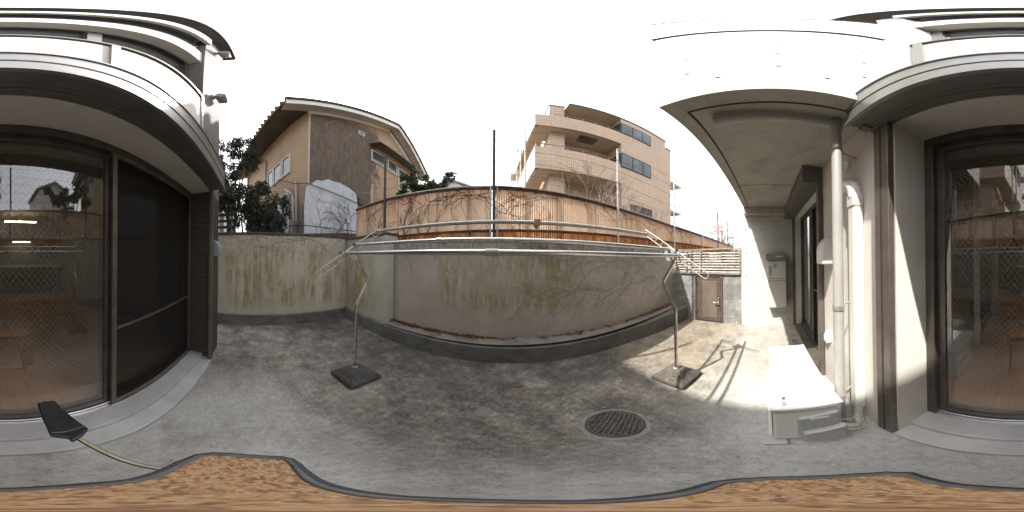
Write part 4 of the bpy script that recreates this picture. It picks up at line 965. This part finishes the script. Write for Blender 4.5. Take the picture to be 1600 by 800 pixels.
# roof
ov = .42; eo = .75; th = .14
def slope(ua, za, ub, zb, nm):
    mb = MB(); off = Vector((F.a.x-F.b.x, F.a.y-F.b.y, 0)); on = off.normalized()
    ring = [Vector(G.P(ua, za, ov)), Vector(G.P(ub, zb, ov)), Vector(G.P(ub, zb+th, ov)), Vector(G.P(ua, za+th, ov))]
    mb.prism(ring, tuple(off+on*(ov+.4))); return mb
kL = (ZP-ZE)/PK; kR = (ZP-ZE2)/(G.len-PK)
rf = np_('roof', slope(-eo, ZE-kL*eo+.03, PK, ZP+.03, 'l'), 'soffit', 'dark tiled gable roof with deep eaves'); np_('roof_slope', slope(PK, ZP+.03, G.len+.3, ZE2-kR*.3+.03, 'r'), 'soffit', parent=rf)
def tiles(ua, za, ub, zb):
    mb = MB(); off = Vector((F.a.x-F.b.x, F.a.y-F.b.y, 0)); on = off.normalized(); L = off.length+ov+.4; n = int(L/.26)
    for i in range(n):
        s0 = Vector(G.P(ua, za+th, ov+.02))+on*(i*L/n); s1 = Vector(G.P(ub, zb+th, ov+.02))+on*(i*L/n)
        mb.tube([s0+Vector((0, 0, .0)), s1], .085, 8)
    return mb
np_('roof_tile', tiles(-eo-.02, ZE-kL*eo+.02, PK, ZP+.02), 'rooftile', parent=rf); np_('roof_tile', tiles(G.len+.3, ZE2-kR*.3+.02, PK, ZP+.02), 'rooftile', parent=rf)
np_('bargeboard', MB().prism([G.P(-eo, ZE-kL*eo-.14, ov+.005), G.P(PK, ZP-.14, ov+.005), G.P(PK, ZP+.15, ov+.005), G.P(-eo, ZE-kL*eo+.15, ov+.005)], (G.n.x*.03, G.n.y*.03, 0))
    .prism([G.P(PK, ZP-.14, ov+.005), G.P(G.len+.3, ZE2-kR*.3-.14, ov+.005), G.P(G.len+.3, ZE2-kR*.3+.15, ov+.005), G.P(PK, ZP+.15, ov+.005)], (G.n.x*.03, G.n.y*.03, 0)), 'fascia')
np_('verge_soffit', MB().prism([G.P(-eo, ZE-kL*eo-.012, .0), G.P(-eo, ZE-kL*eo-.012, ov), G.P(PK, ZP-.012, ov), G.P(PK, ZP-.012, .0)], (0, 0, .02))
    .prism([G.P(PK, ZP-.012, .0), G.P(PK, ZP-.012, ov), G.P(G.len+.3, ZE2-kR*.3-.012, ov), G.P(G.len+.3, ZE2-kR*.3-.012, .0)], (0, 0, .02)), 'verge_board')  # separate strip added to carry the lit tone under the gable overhang
np_('verge_trim', MB().prism([G.P(-.02, ZE-.16, .003), G.P(PK, ZP-.16, .003), G.P(PK, ZP-.0, .003), G.P(-.02, ZE-.0, .003)], (G.n.x*.025, G.n.y*.025, 0))
    .prism([G.P(PK, ZP-.30, .003), G.P(G.len, ZE2-.30, .003), G.P(G.len, ZE2, .003), G.P(PK, ZP, .003)], (G.n.x*.025, G.n.y*.025, 0)), 'fascia')
# windows on the gable
def nwin(w, pxa, ya, yb, pxb, mat='glass_far', nm='window', bars=1, z=None):
    ua, zt = w.uz(pxa, ya); _, zb = w.uz(pxa, yb); ub, _ = w.uz(pxb, ya)
    if z: zb, zt = z
    ua, ub = sorted((ua, ub))
    f = np_(nm, MB().wbox(w, ua, ub, zb, zb+.05, 0, .05).wbox(w, ua, ub, zt-.05, zt, 0, .05).wbox(w, ua, ua+.05, zb+.05, zt-.05, 0, .05).wbox(w, ub-.05, ub, zb+.05, zt-.05, 0, .05), 'winframe')
    np_('pane', MB().wbox(w, ua+.05, ub-.05, zb+.05, zt-.05, .003, .02), mat, parent=f)
    if bars: np_('mullion', MB().wbox(w, (ua+ub)/2-.02, (ua+ub)/2+.02, zb+.05, zt-.05, .02, .045), 'winframe', parent=f)
    return ua, ub, zb, zt
ua, ub, zb, zt = nwin(G, 579.5, 233.6, 251, 602.6, bars=0)
nwin(G, 605, 240, 262, 619.5, bars=0, z=(zb-.05, zt)); nwin(G, 621.5, 262, 295, 637, bars=0)
v = G.uz(560, 204); v2 = G.uz(569, 214)
np_('vent_window', MB().wbox(G, v[0], v2[0], v2[1], v[1], 0, .03), 'winframe'); np_('vent_pane', MB().wbox(G, v[0]+.04, v2[0]-.04, v2[1]+.04, v[1]-.04, .031, .036), 'glass_dark')
v = G.uz(559, 309); v2 = G.uz(569, 322)
np_('louvred_vent', MB().wbox(G, v[0], v2[0], v2[1], v[1], 0, .04), 'glass_dark')
for i in range(4): np_('vent_slat', MB().wbox(G, v[0]+.02, v2[0]-.02, v2[1]+(v[1]-v2[1])*(i+.4)/4.2, v2[1]+(v[1]-v2[1])*(i+.4)/4.2+.02, .041, .06), 'rail')
ca, cz = G.uz(577, 224); cb_, _ = G.uz(646, 255)
np_('window_canopy', MB().prism([G.P(ca, cz, 0), G.P(ca, cz-.02, .0), G.P(ca, cz-.20, .50), G.P(ca, cz-.15, .50)], (G.t.x*(cb_-ca), G.t.y*(cb_-ca), 0)), 'canopy')
for (pa, ya, yb, pb) in ((419.5, 255.5, 273.5, 428), (429, 246, 266, 441), (442.5, 231, 250, 455)): nwin(F, pa, ya, yb, pb, bars=0, z=(4.15, 4.95))
# pipes, opening, cable
def pt3(w, px, py, d): u, z = w.uz(px, py, d); return w.P(u, z, d)
np_('drainpipe', MB().tube(rad_pts([pt3(F, 458, 362, .08), pt3(F, 458, 312, .08), pt3(F, 455, 303, .08), pt3(F, 446, 296, .08)], .08), .045, 12), 'white_pipe')
np_('drainpipe', MB().tube([pt3(F, 462.5, 362, .06), pt3(F, 462.5, 283, .06)], .03, 10), 'white_pipe'); np_('pipe_foot', MB().tube([pt3(F, 461.5, 362, .08), pt3(F, 461.5, 346, .08)], .045, 10), 'rust_pipe')
np_('downpipe', MB().tube([pt3(F, 415.5, 350, .06), pt3(F, 415.5, 250, .06)], .03, 8), 'rust_pipe')
va, vz = F.uz(434, 310); vb, _ = F.uz(453, 310)
np_('doorway', MB().wbox(F, va, vb, 0, vz, .002, .015), 'glass_dark', 'dark doorway behind the bushes')
np_('wall_cable', MB().tube([pt3(F, 432, 281, .1), pt3(F, 463, 287, .1), pt3(G, 479, 286, .06), pt3(G, 560, 318, .06)], .012, 6), 'dark_line')
np_('handrail', MB().tube([pt3(G, 475, 352, .25), pt3(G, 525, 358, .25), pt3(G, 556, 362, .25)], .012, 6).tube([pt3(F, 452, 353, .25), pt3(G, 475, 352, .25)], .012, 6), 'dark_line')
g = MB()
gs = lambda u, z: G.P(max(.05, min(2.1, u)), max(1.7, z), .035)
for i in range(9): vine(gs, (random.uniform(.1, 1.7), 1.75), pi/2+random.uniform(-.4, .4), random.randint(14, 26), .006, g, .3, .2)
for i in range(6): vine(gs, (random.uniform(1.0, 1.8), random.uniform(2, 3)), pi+random.uniform(-.3, .3), random.randint(8, 18), .005, g, .3, .2)
np_('dead_climber', g, 'vine')

# ================================================================ APARTMENT BLOCK (right, over the road)
ap = thing('apartment_block', 'salmon tiled apartment block with deep balconies beyond the corrugated fence', 'apartment building', (5.9, 9, 0))
def ap_(name, mb, mat, label=None, bev=0, parent=None):
    if name in ('side_balcony', 'drainpipe', 'recess_door', 'recess_door_frame', 'rail_post', 'handrail'):
        return link_each(name, mb, M[mat], parent or ap, label, bev)[0]
    return link(name, mb, M[mat], parent or ap, label, bev)
ap_('facade', MB().box(5.9, 10.24, 7.4, 14, 0, 12.20).box(10.24, 10.94, 7.4, 14, 0, 11.40).box(10.94, 11.5, 7.9, 14, 0, 10.5), 'apt')
ap_('recessed_wall', MB().box(2.5, 5.9, 9.0, 14, 0, 12.20).box(1.85, 2.66, 7.95, 14, 0, 12.45), 'apt_dk')
ap_('roof_slab', MB().box(2.75, 5.9, 7.40, 9.0, 12.20, 12.21), 'apt_soff')
ap_('roof_edge', MB().box(2.72, 10.30, 7.36, 14, 12.211, 12.32).box(10.30, 10.98, 7.36, 14, 11.401, 11.5).box(1.81, 2.70, 7.91, 14, 12.451, 12.53).box(10.98, 11.54, 7.86, 14, 10.501, 10.6), 'roofline')
SL = Wall((.2, 14.2), (1.04, 7.4))         # left side, outward = -x
for z0, z1 in ((9.34, 10.48), (5.97, 7.48), (2.6, 4.1)):
    bb = ap_('balcony', MB().box(1.04, 5.8995, 7.4, 7.56, z0, z1), 'apt', 'tiled balcony parapet')
    ap_('balcony_slab', MB().prism([(1.05, 7.42, z0+.01), (5.89, 7.42, z0+.01), (5.89, 9.0, z0+.01), (1.7, 9.0, z0+.01), (1.7, 14, z0+.01), (.25, 14, z0+.01)], (0, 0, .16)), 'apt_soff', parent=bb)
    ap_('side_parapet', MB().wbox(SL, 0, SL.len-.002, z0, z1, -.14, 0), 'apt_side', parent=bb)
    ap_('handrail', MB().tube([(1.1, 7.48, z1+.28), (5.88, 7.48, z1+.28)], .02, 6).tube([SL.P(0, z1+.28, -.07), SL.P(SL.len, z1+.28, -.07)], .02, 6), 'rail', parent=bb)
    g = MB()
    for i in range(7): x = 1.1+i*.79; g.tube([(x, 7.48, z1), (x, 7.48, z1+.28)], .018, 6)
    ap_('rail_post', g, 'rail', parent=bb)
a = at(908, 212, 'z', 9.34); b = at(920, 222, 'z', 9.34)
ap_('hatch', MB().box(min(a.x, b.x)-.05, max(a.x, b.x)+.35, 7.75, 8.45, 9.32, 9.349), 'glass_far', 'dark hatch in the balcony soffit')
for z0, z1 in ((10.52, 11.62), (7.30, 8.42)):
    wf = ap_('window', MB().box(5.86, 8.52, 7.37, 7.399, z0-.05, z1+.05).box(5.87, 5.899, 7.40, 8.45, z0-.05, z1+.05), 'roofline', 'dark framed corner window')
    for xa, xb in ((5.95, 6.72), (6.84, 7.62), (7.70, 8.44)): ap_('pane', MB().box(xa, xb, 7.355, 7.3695, z0+.03, z1-.03), 'glass_far', parent=wf)
    ap_('pane', MB().box(5.855, 5.8695, 7.46, 8.38, z0+.03, z1-.03), 'glass_dark', parent=wf)
ap_('low_window', MB().box(6.6, 8.6, 7.37, 7.399, 3.9, 4.75), 'roofline', 'low dark window strip just above the fence')
ap_('recess_door', MB().box(2.9, 4.4, 8.96, 8.998, 9.5, 11.6).box(2.9, 4.4, 8.96, 8.998, 6.15, 8.3), 'glass_dark')
ap_('recess_door_frame', MB().box(4.5, 5.6, 8.96, 8.998, 9.5, 11.6).box(4.5, 5.6, 8.96, 8.998, 6.15, 8.3), 'apt_soff')
for z0 in (9.3, 7.3):
    ap_('small_balcony', MB().box(-.15, .9, 14.3, 15.6, z0, z0+.18), 'apt_soff'); g = MB().tube([(-.15, 14.3, z0+1), (-.15, 15.6, z0+1)], .02, 5).tube([(-.15, 14.3, z0+1), (.3, 14.3, z0+1)], .02, 5)
    for i in range(6): g.tube([(-.15, 14.3+i*.26, z0+.18), (-.15, 14.3+i*.26, z0+1)], .015, 4)
    ap_('small_rail', g, 'rail')
for py in (291, 334):
    p = at(1050, py, 'y', 9.5)
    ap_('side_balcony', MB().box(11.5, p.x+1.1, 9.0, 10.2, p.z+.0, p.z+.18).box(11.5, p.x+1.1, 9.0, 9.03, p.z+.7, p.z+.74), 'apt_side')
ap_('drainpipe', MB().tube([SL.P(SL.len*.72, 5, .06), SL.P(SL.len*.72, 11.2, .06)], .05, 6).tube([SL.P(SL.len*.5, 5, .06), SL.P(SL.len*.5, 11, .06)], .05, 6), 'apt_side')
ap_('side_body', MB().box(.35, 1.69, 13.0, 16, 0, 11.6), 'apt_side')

# ================================================================ FAR THINGS
def far_block(name, lab, px0, px1, ytop, dist, mat, dep=6, parts=True, cat='building', ybot=None):
    a = ray(px0, 390).xy.normalized()*dist; b = ray(px1, 390).xy.normalized()*dist
    w = Wall((b.x, b.y), (a.x, a.y)); r = ray((px0+px1)/2, ytop); z = H+dist*r.z/r.xy.length
    if w.n.dot(-a) < 0: w = Wall((a.x, a.y), (b.x, b.y))
    t = thing(name, lab, cat, (*((a+b)/2), 0)); link('wall', MB().wbox(w, 0, w.len, 0, z, -dep, 0), M[mat], t)
    link('roof_edge', MB().wbox(w, -.1, w.len+.1, z, z+.25, -dep-.1, .1), M['fargrey'], t)
    nwx = max(2, int(w.len/2.2)); nz = max(1, int((z-4)/3))
    for j in range(nz):
        for i in range(nwx):
            link('window', MB().wbox(w, w.len*(i+.25)/nwx, w.len*(i+.75)/nwx, z-2.4-j*3, z-1.1-j*3, .0, .06), M['glass_far'], t)
    return t, w, z
far_block('city_building', 'pink rooftop block among the far buildings above the fence end', 1115, 1131, 354, 42, 'pink')
far_block('city_building', 'pale block in front of the pink one at the fence end', 1108, 1127, 364, 36, 'farwhite')
far_block('city_building', 'white narrow block right of the pink rooftop block', 1131, 1138, 361, 40, 'farwhite')
far_block('city_building', 'low grey-white block just left of the concrete wall', 1137, 1147, 371, 34, 'fargrey')
far_block('city_building', 'lowest white block touching the concrete wall edge, above the louvre screen', 1145, 1168, 381, 30, 'farwhite')
far_block('city_building', 'pale house front glimpsed between the dark slats left of the bush', 339, 366, 318, 13, 'farwhite', cat='house')
# rooftop scaffold
t = thing('rooftop_scaffold', 'thin steel scaffold frame on the roof left of the pink block', 'scaffold', (30, 11, 0))
g = MB(); d0 = 36
def fp(px, py, dd): r = ray(px, py); return Vector((0, 0, H))+r*(dd/r.xy.length)
for px in (1097, 1101, 1105, 1109, 1113): g.tube([fp(px, 368, d0), fp(px, 351+random.uniform(-2, 1), d0)], .05, 4)
link_each('upright', g, M['galv'], t); g = MB()
for py in (354, 358.5, 363): g.tube([fp(1096, py, d0), fp(1114, py, d0)], .04, 4)
link_each('cross_bar', g, M['galv'], t)
for i, (px, yt, dd, lab) in enumerate(((1120.5, 332, 26, 'tallest utility pole beyond the fence end'), (1135, 346, 34, 'utility pole between pink block and concrete wall'), (1145, 356, 44, 'slim short utility pole nearest the concrete wall'))):
    t = thing('utility_pole', lab, 'utility pole', tuple(fp(px, 398, dd)), 'utility poles far beyond the fence')
    top = fp(px, yt, dd); link('shaft', MB().tube([(top.x, top.y, 0), tuple(top)], .13, 8), M['fargrey'], t)
    link('cross_arm', MB().tube([fp(px-4, yt+4, dd), fp(px+4, yt+4, dd)], .05, 5).tube([fp(px-3, yt+6, dd), fp(px+3, yt+6, dd)], .05, 5), M['galv'], t)
g = MB()
for a, b, s_ in (((1040, 300, 15), (1120, 336, 26), .8), ((1040, 290, 15), (1120, 333, 26), .8), ((1120, 336, 26), (1135, 350, 34), .4), ((1120, 334, 26), (1157, 334, 30), .3), ((1135, 350, 34), (1145, 358, 44), .3),
                 ((1135, 348, 34), (1158, 356, 40), .2), ((1050, 285, 15), (1135, 347, 34), .5), ((1097, 356, 40), (1158, 356.5, 44), .1), ((1100, 360, 40), (1158, 360, 44), .1), ((1120, 371, 36), (1158, 371, 44), .1)):
    g.tube(wire_pts(fp(*a), fp(*b), s_), .028, 4, cap=False)
tag(link('power_line', g, M['fargrey'], org=tuple(fp(1120, 336, 26))), 'thin overhead power lines strung between the far utility poles', 'power lines')
# small gabled roof between bush and middle post
t = thing('gabled_house', 'far pale house whose low grey gable just shows above the fence right of the bush', 'house', (-3.5, 14, 0))
q = [at(px, py, 'y', 14) for px, py in ((690, 300), (707, 281), (737, 292))]
link('wall', MB().prism([(q[0].x, 14, 0), (q[2].x-.2, 14, 0), (q[2].x-.2, 14, q[2].z-.15), (q[1].x, 14, q[1].z-.2), (q[0].x, 14, q[0].z)], (0, 5, 0)), M['farwhite'], t)
link('roof', MB().prism([(q[0].x-.3, 13.7, q[0].z-.1), (q[1].x, 13.7, q[1].z-.18), (q[2].x+.1, 13.7, q[2].z-.14), (q[2].x+.1, 13.7, q[2].z), (q[1].x, 13.7, q[1].z), (q[0].x-.3, 13.7, q[0].z+.08)], (0, 5.5, 0)), M['fargrey'], t)
# dark slatted screen left
t = thing('slatted_screen', 'dark horizontal slat screen with bright gaps behind the left wall, left of the bush', 'fence', (-4.3, -1.2, 0))
sc = Wall((-4.45, -1.7), (-4.3, -.55))
for i in range(7): link('slat', MB().wbox(sc, 0, sc.len, 1.9+i*.175, 1.98+i*.175, -.02, .0), M['net'], t)
link('post', MB().wbox(sc, .9, .97, 0, 3.3, -.08, -.021), M['net'], t); link('post', MB().wbox(sc, 0, .06, 0, 3.3, -.08, -.021), M['net'], t)

# ================================================================ VEGETATION
def rv(): 
    while True:
        v_ = Vector((random.uniform(-1, 1), random.uniform(-1, 1), random.uniform(-1, 1)))
        if v_.length < 1: return v_
def add_leaf(mb, p, d, L, w):
    d = d.normalized(); s_ = d.cross(Vector((random.uniform(-1, 1), random.uniform(-1, 1), random.uniform(-1, 1)))).normalized(); up = d.cross(s_)
    mb.add([p, p+d*L*.45+s_*w*.5+up*L*.05, p+d*L, p+d*L*.45-s_*w*.5+up*L*.05], [(0, 1, 2, 3)])
def crown(clumps, n, L, w, droop=0, shell=.55):
    mb = MB(); tot = sum(c[1][0]*c[1][1]*c[1][2] for c in clumps)
    for c, r, *_ in clumps:
        k = int(n*(r[0]*r[1]*r[2])/tot)
        sub = [rv() for _ in range(max(5, k//45))]
        for _ in range(k):
            s_ = random.choice(sub); q = s_*.85+rv()*.28
            p = Vector(c)+Vector((q.x*r[0], q.y*r[1], q.z*r[2])); d = rv()+Vector((0, 0, -droop))+q*.6
            add_leaf(mb, p, d, L*random.uniform(.6, 1.2), w*random.uniform(.7, 1.2))
    return mb
def limb(mb, a, b, r0, r1, wob=.1, n=5):
    a = Vector(a); b = Vector(b); pts = [a.lerp(b, i/n)+rv()*wob*(0 < i < n) for i in range(n+1)]
    mb.tube(pts, [r0+(r1-r0)*i/n for i in range(n+1)], 7); return pts
t = thing('camellia_bush', 'large dark evergreen bush with a few red flowers behind the left plaster wall', 'bush', (-4.3, .0, 0))
cl = [((-4.5, -.95, 3.0), (.5, .5, .5)), ((-4.4, -.45, 2.95), (.55, .5, .55)), ((-4.3, .15, 2.75), (.5, .5, .62)), ((-4.25, .62, 2.55), (.38, .30, .45)), ((-4.25, .2, 2.15), (.5, .60, .5)), ((-4.4, -.25, 2.3), (.40, .35, .45)), ((-4.6, -1.1, 3.4), (.45, .4, .5)), ((-4.4, .0, 3.25), (.3, .35, .25)), ((-4.3, .75, 3.0), (.15, .16, .12))]
link('crown', crown(cl, 17000, .075, .036), M['leafD'], t)
g = MB()
for c, r in cl: limb(g, (-4.3, 0, 0), c, .06, .015)
link('trunk', g, M['bark'], t)
g = MB()
for px, py in ((430, 290), (434, 318), (427, 347), (438, 281), (452, 362)):
    p = at(px, py, 'x', -3.9)
    g = MB()
    for _ in range(9): add_leaf(g, p, rv(), .045, .04)
    link('flower', g, M['petal'], t)
pass
t = thing('netted_shrub', 'dark rounded shrub under a garden net against the left plaster wall top', 'bush', (-3.9, .6, 0))
link('crown', crown([((-3.95, .42, 2.05), (.30, .32, .45)), ((-3.9, .62, 1.95), (.2, .16, .4))], 3200, .05, .03), M['leafD'], t)
g = MB()
for i in range(16):
    a0 = -pi/2+i*pi/15; pts = []
    for k in range(9): z = 1.6+k*.11; rr_ = .36*sqrt(max(0, 1-((z-2.0)/.62)**2)); pts.append((-3.92+rr_*cos(a0), .5+rr_*sin(a0)*1.1, z))
    g.tube(pts, .003, 3, cap=False)
link('garden_net', g, M['net'], t); link('stem', MB().tube([(-3.95, .45, 0), (-3.95, .45, 2.0)], .04, 6), M['bark'], t)
t = thing('leafy_tree', 'tall tree with drooping long leaves against the sky beside the house corner', 'tree', (-5.2, -.7, 0))
cl = [((-5.3, -1.3, 5.0), (.5, .40, .6)), ((-5.3, -.8, 5.5), (.5, .42, .5)), ((-5.2, -.35, 5.35), (.4, .32, .45)), ((-5.4, -.95, 4.3), (.5, .42, .5)), ((-5.2, -.35, 4.5), (.35, .32, .4)), ((-5.3, -1.3, 5.9), (.35, .25, .35)), ((-5.25, -.1, 4.9), (.3, .3, .3)), ((-5.3, -.6, 6.0), (.3, .3, .25))]
link('crown', crown(cl, 2300, .27, .042, .9), M['leafD'], t)
g = MB()
for c, r in cl:
    pts = limb(g, (-5.2, -.7, 2.2), c, .03, .01, .12)
    for _ in range(5): limb(g, pts[-1], Vector(c)+Vector((rv().x*r[0], rv().y*r[1], abs(rv().z)*r[2])), .01, .004, .05, 3)
limb(g, (-5.2, -.7, 0), (-5.2, -.7, 2.3), .07, .04, .03); link('trunk', g, M['bark'], t)
t = thing('palm_shrub', 'small yellow-green frond plant at the edge of the house corner', 'plant', (-5.6, -1.75, 0))
link('frond', crown([((-5.6, -1.62, 4.9), (.3, .12, .5))], 160, .32, .03, .4), M['leafY'], t); link('stem', MB().tube([(-5.6, -1.62, 0), (-5.6, -1.62, 4.7)], .05, 6), M['bark'], t)
t = thing('leafy_tree', 'green broadleaf tree in front of the ochre house, above the left fence sheets', 'tree', (-2.6, 4.2, 0))
cl = [((-3.15, 4.2, 3.95), (.30, .28, .34)), ((-2.8, 4.2, 3.7), (.34, .28, .30)), ((-2.4, 4.2, 3.65), (.30, .25, .28)), ((-2.0, 4.2, 3.6), (.32, .25, .30)), ((-3.35, 4.2, 3.5), (.25, .25, .25)), ((-2.95, 4.2, 4.4), (.16, .2, .14)), ((-1.75, 4.25, 3.75), (.22, .2, .22)), ((-2.3, 4.2, 3.3), (.6, .2, .2))]
link('crown', crown(cl, 3000, .13, .06, .3), M['leafG'], t)
g = MB()
for c, r in cl:
    pts = limb(g, (-2.6, 4.2, 2.3), c, .022, .008, .08)
    for _ in range(5): limb(g, pts[-1], Vector(c)+Vector((rv().x*r[0], rv().y*r[1], rv().z*r[2])), .008, .003, .04, 3)
limb(g, (-2.6, 4.2, 0), (-2.6, 4.2, 2.35), .05, .03, .03); link('trunk', g, M['bark'], t)
def bare(x, y, z0, h, spread, lab, n0=6):
    t = thing('bare_tree', lab, 'tree', (x, y, 0), 'bare winter trees by the road')
    tr = MB(); limb(tr, (x, y, 0), (x, y, z0), .035, .028, .03); br = MB()
    def grow(p, d, L, r, dep):
        q = p+d*L; mid = p.lerp(q, .5)+rv()*L*.06; br.tube([p, mid, q], [r, r*.85, r*.7], 4, cap=False)
        if dep == 0: return
        for _ in range(3 if dep > 1 else 4):
            nd = (d+rv()*.75+Vector((0, 0, .12))).normalized(); grow(p.lerp(q, random.uniform(.5, 1)), nd, L*random.uniform(.55, .8), r*.62, dep-1)
    for i in range(n0):
        a = 2*pi*i/n0+random.uniform(-.4, .4); d = Vector((cos(a)*spread, sin(a)*spread, 1)).normalized()
        grow(Vector((x, y, z0-.1)), d, h*random.uniform(.3, .48), .016, 3)
    link('trunk', tr, M['bark'], t); link('branch', br, M['twig'], t)
bare(2.55, 4.6, 2.5, 2.6, .8, 'tallest bare winter tree in front of the apartment balconies', 8)
bare(1.55, 4.9, 2.5, 1.5, .9, 'small bare shrub tree at the left end of the apartment balconies', 6)
bare(3.6, 4.5, 2.3, 1.9, .8, 'bare winter tree right behind the right-hand galvanised post', 7)
bare(5.4, 4.9, 2.1, 1.9, .8, 'spreading bare tree in front of the flat tiled apartment wall', 7)
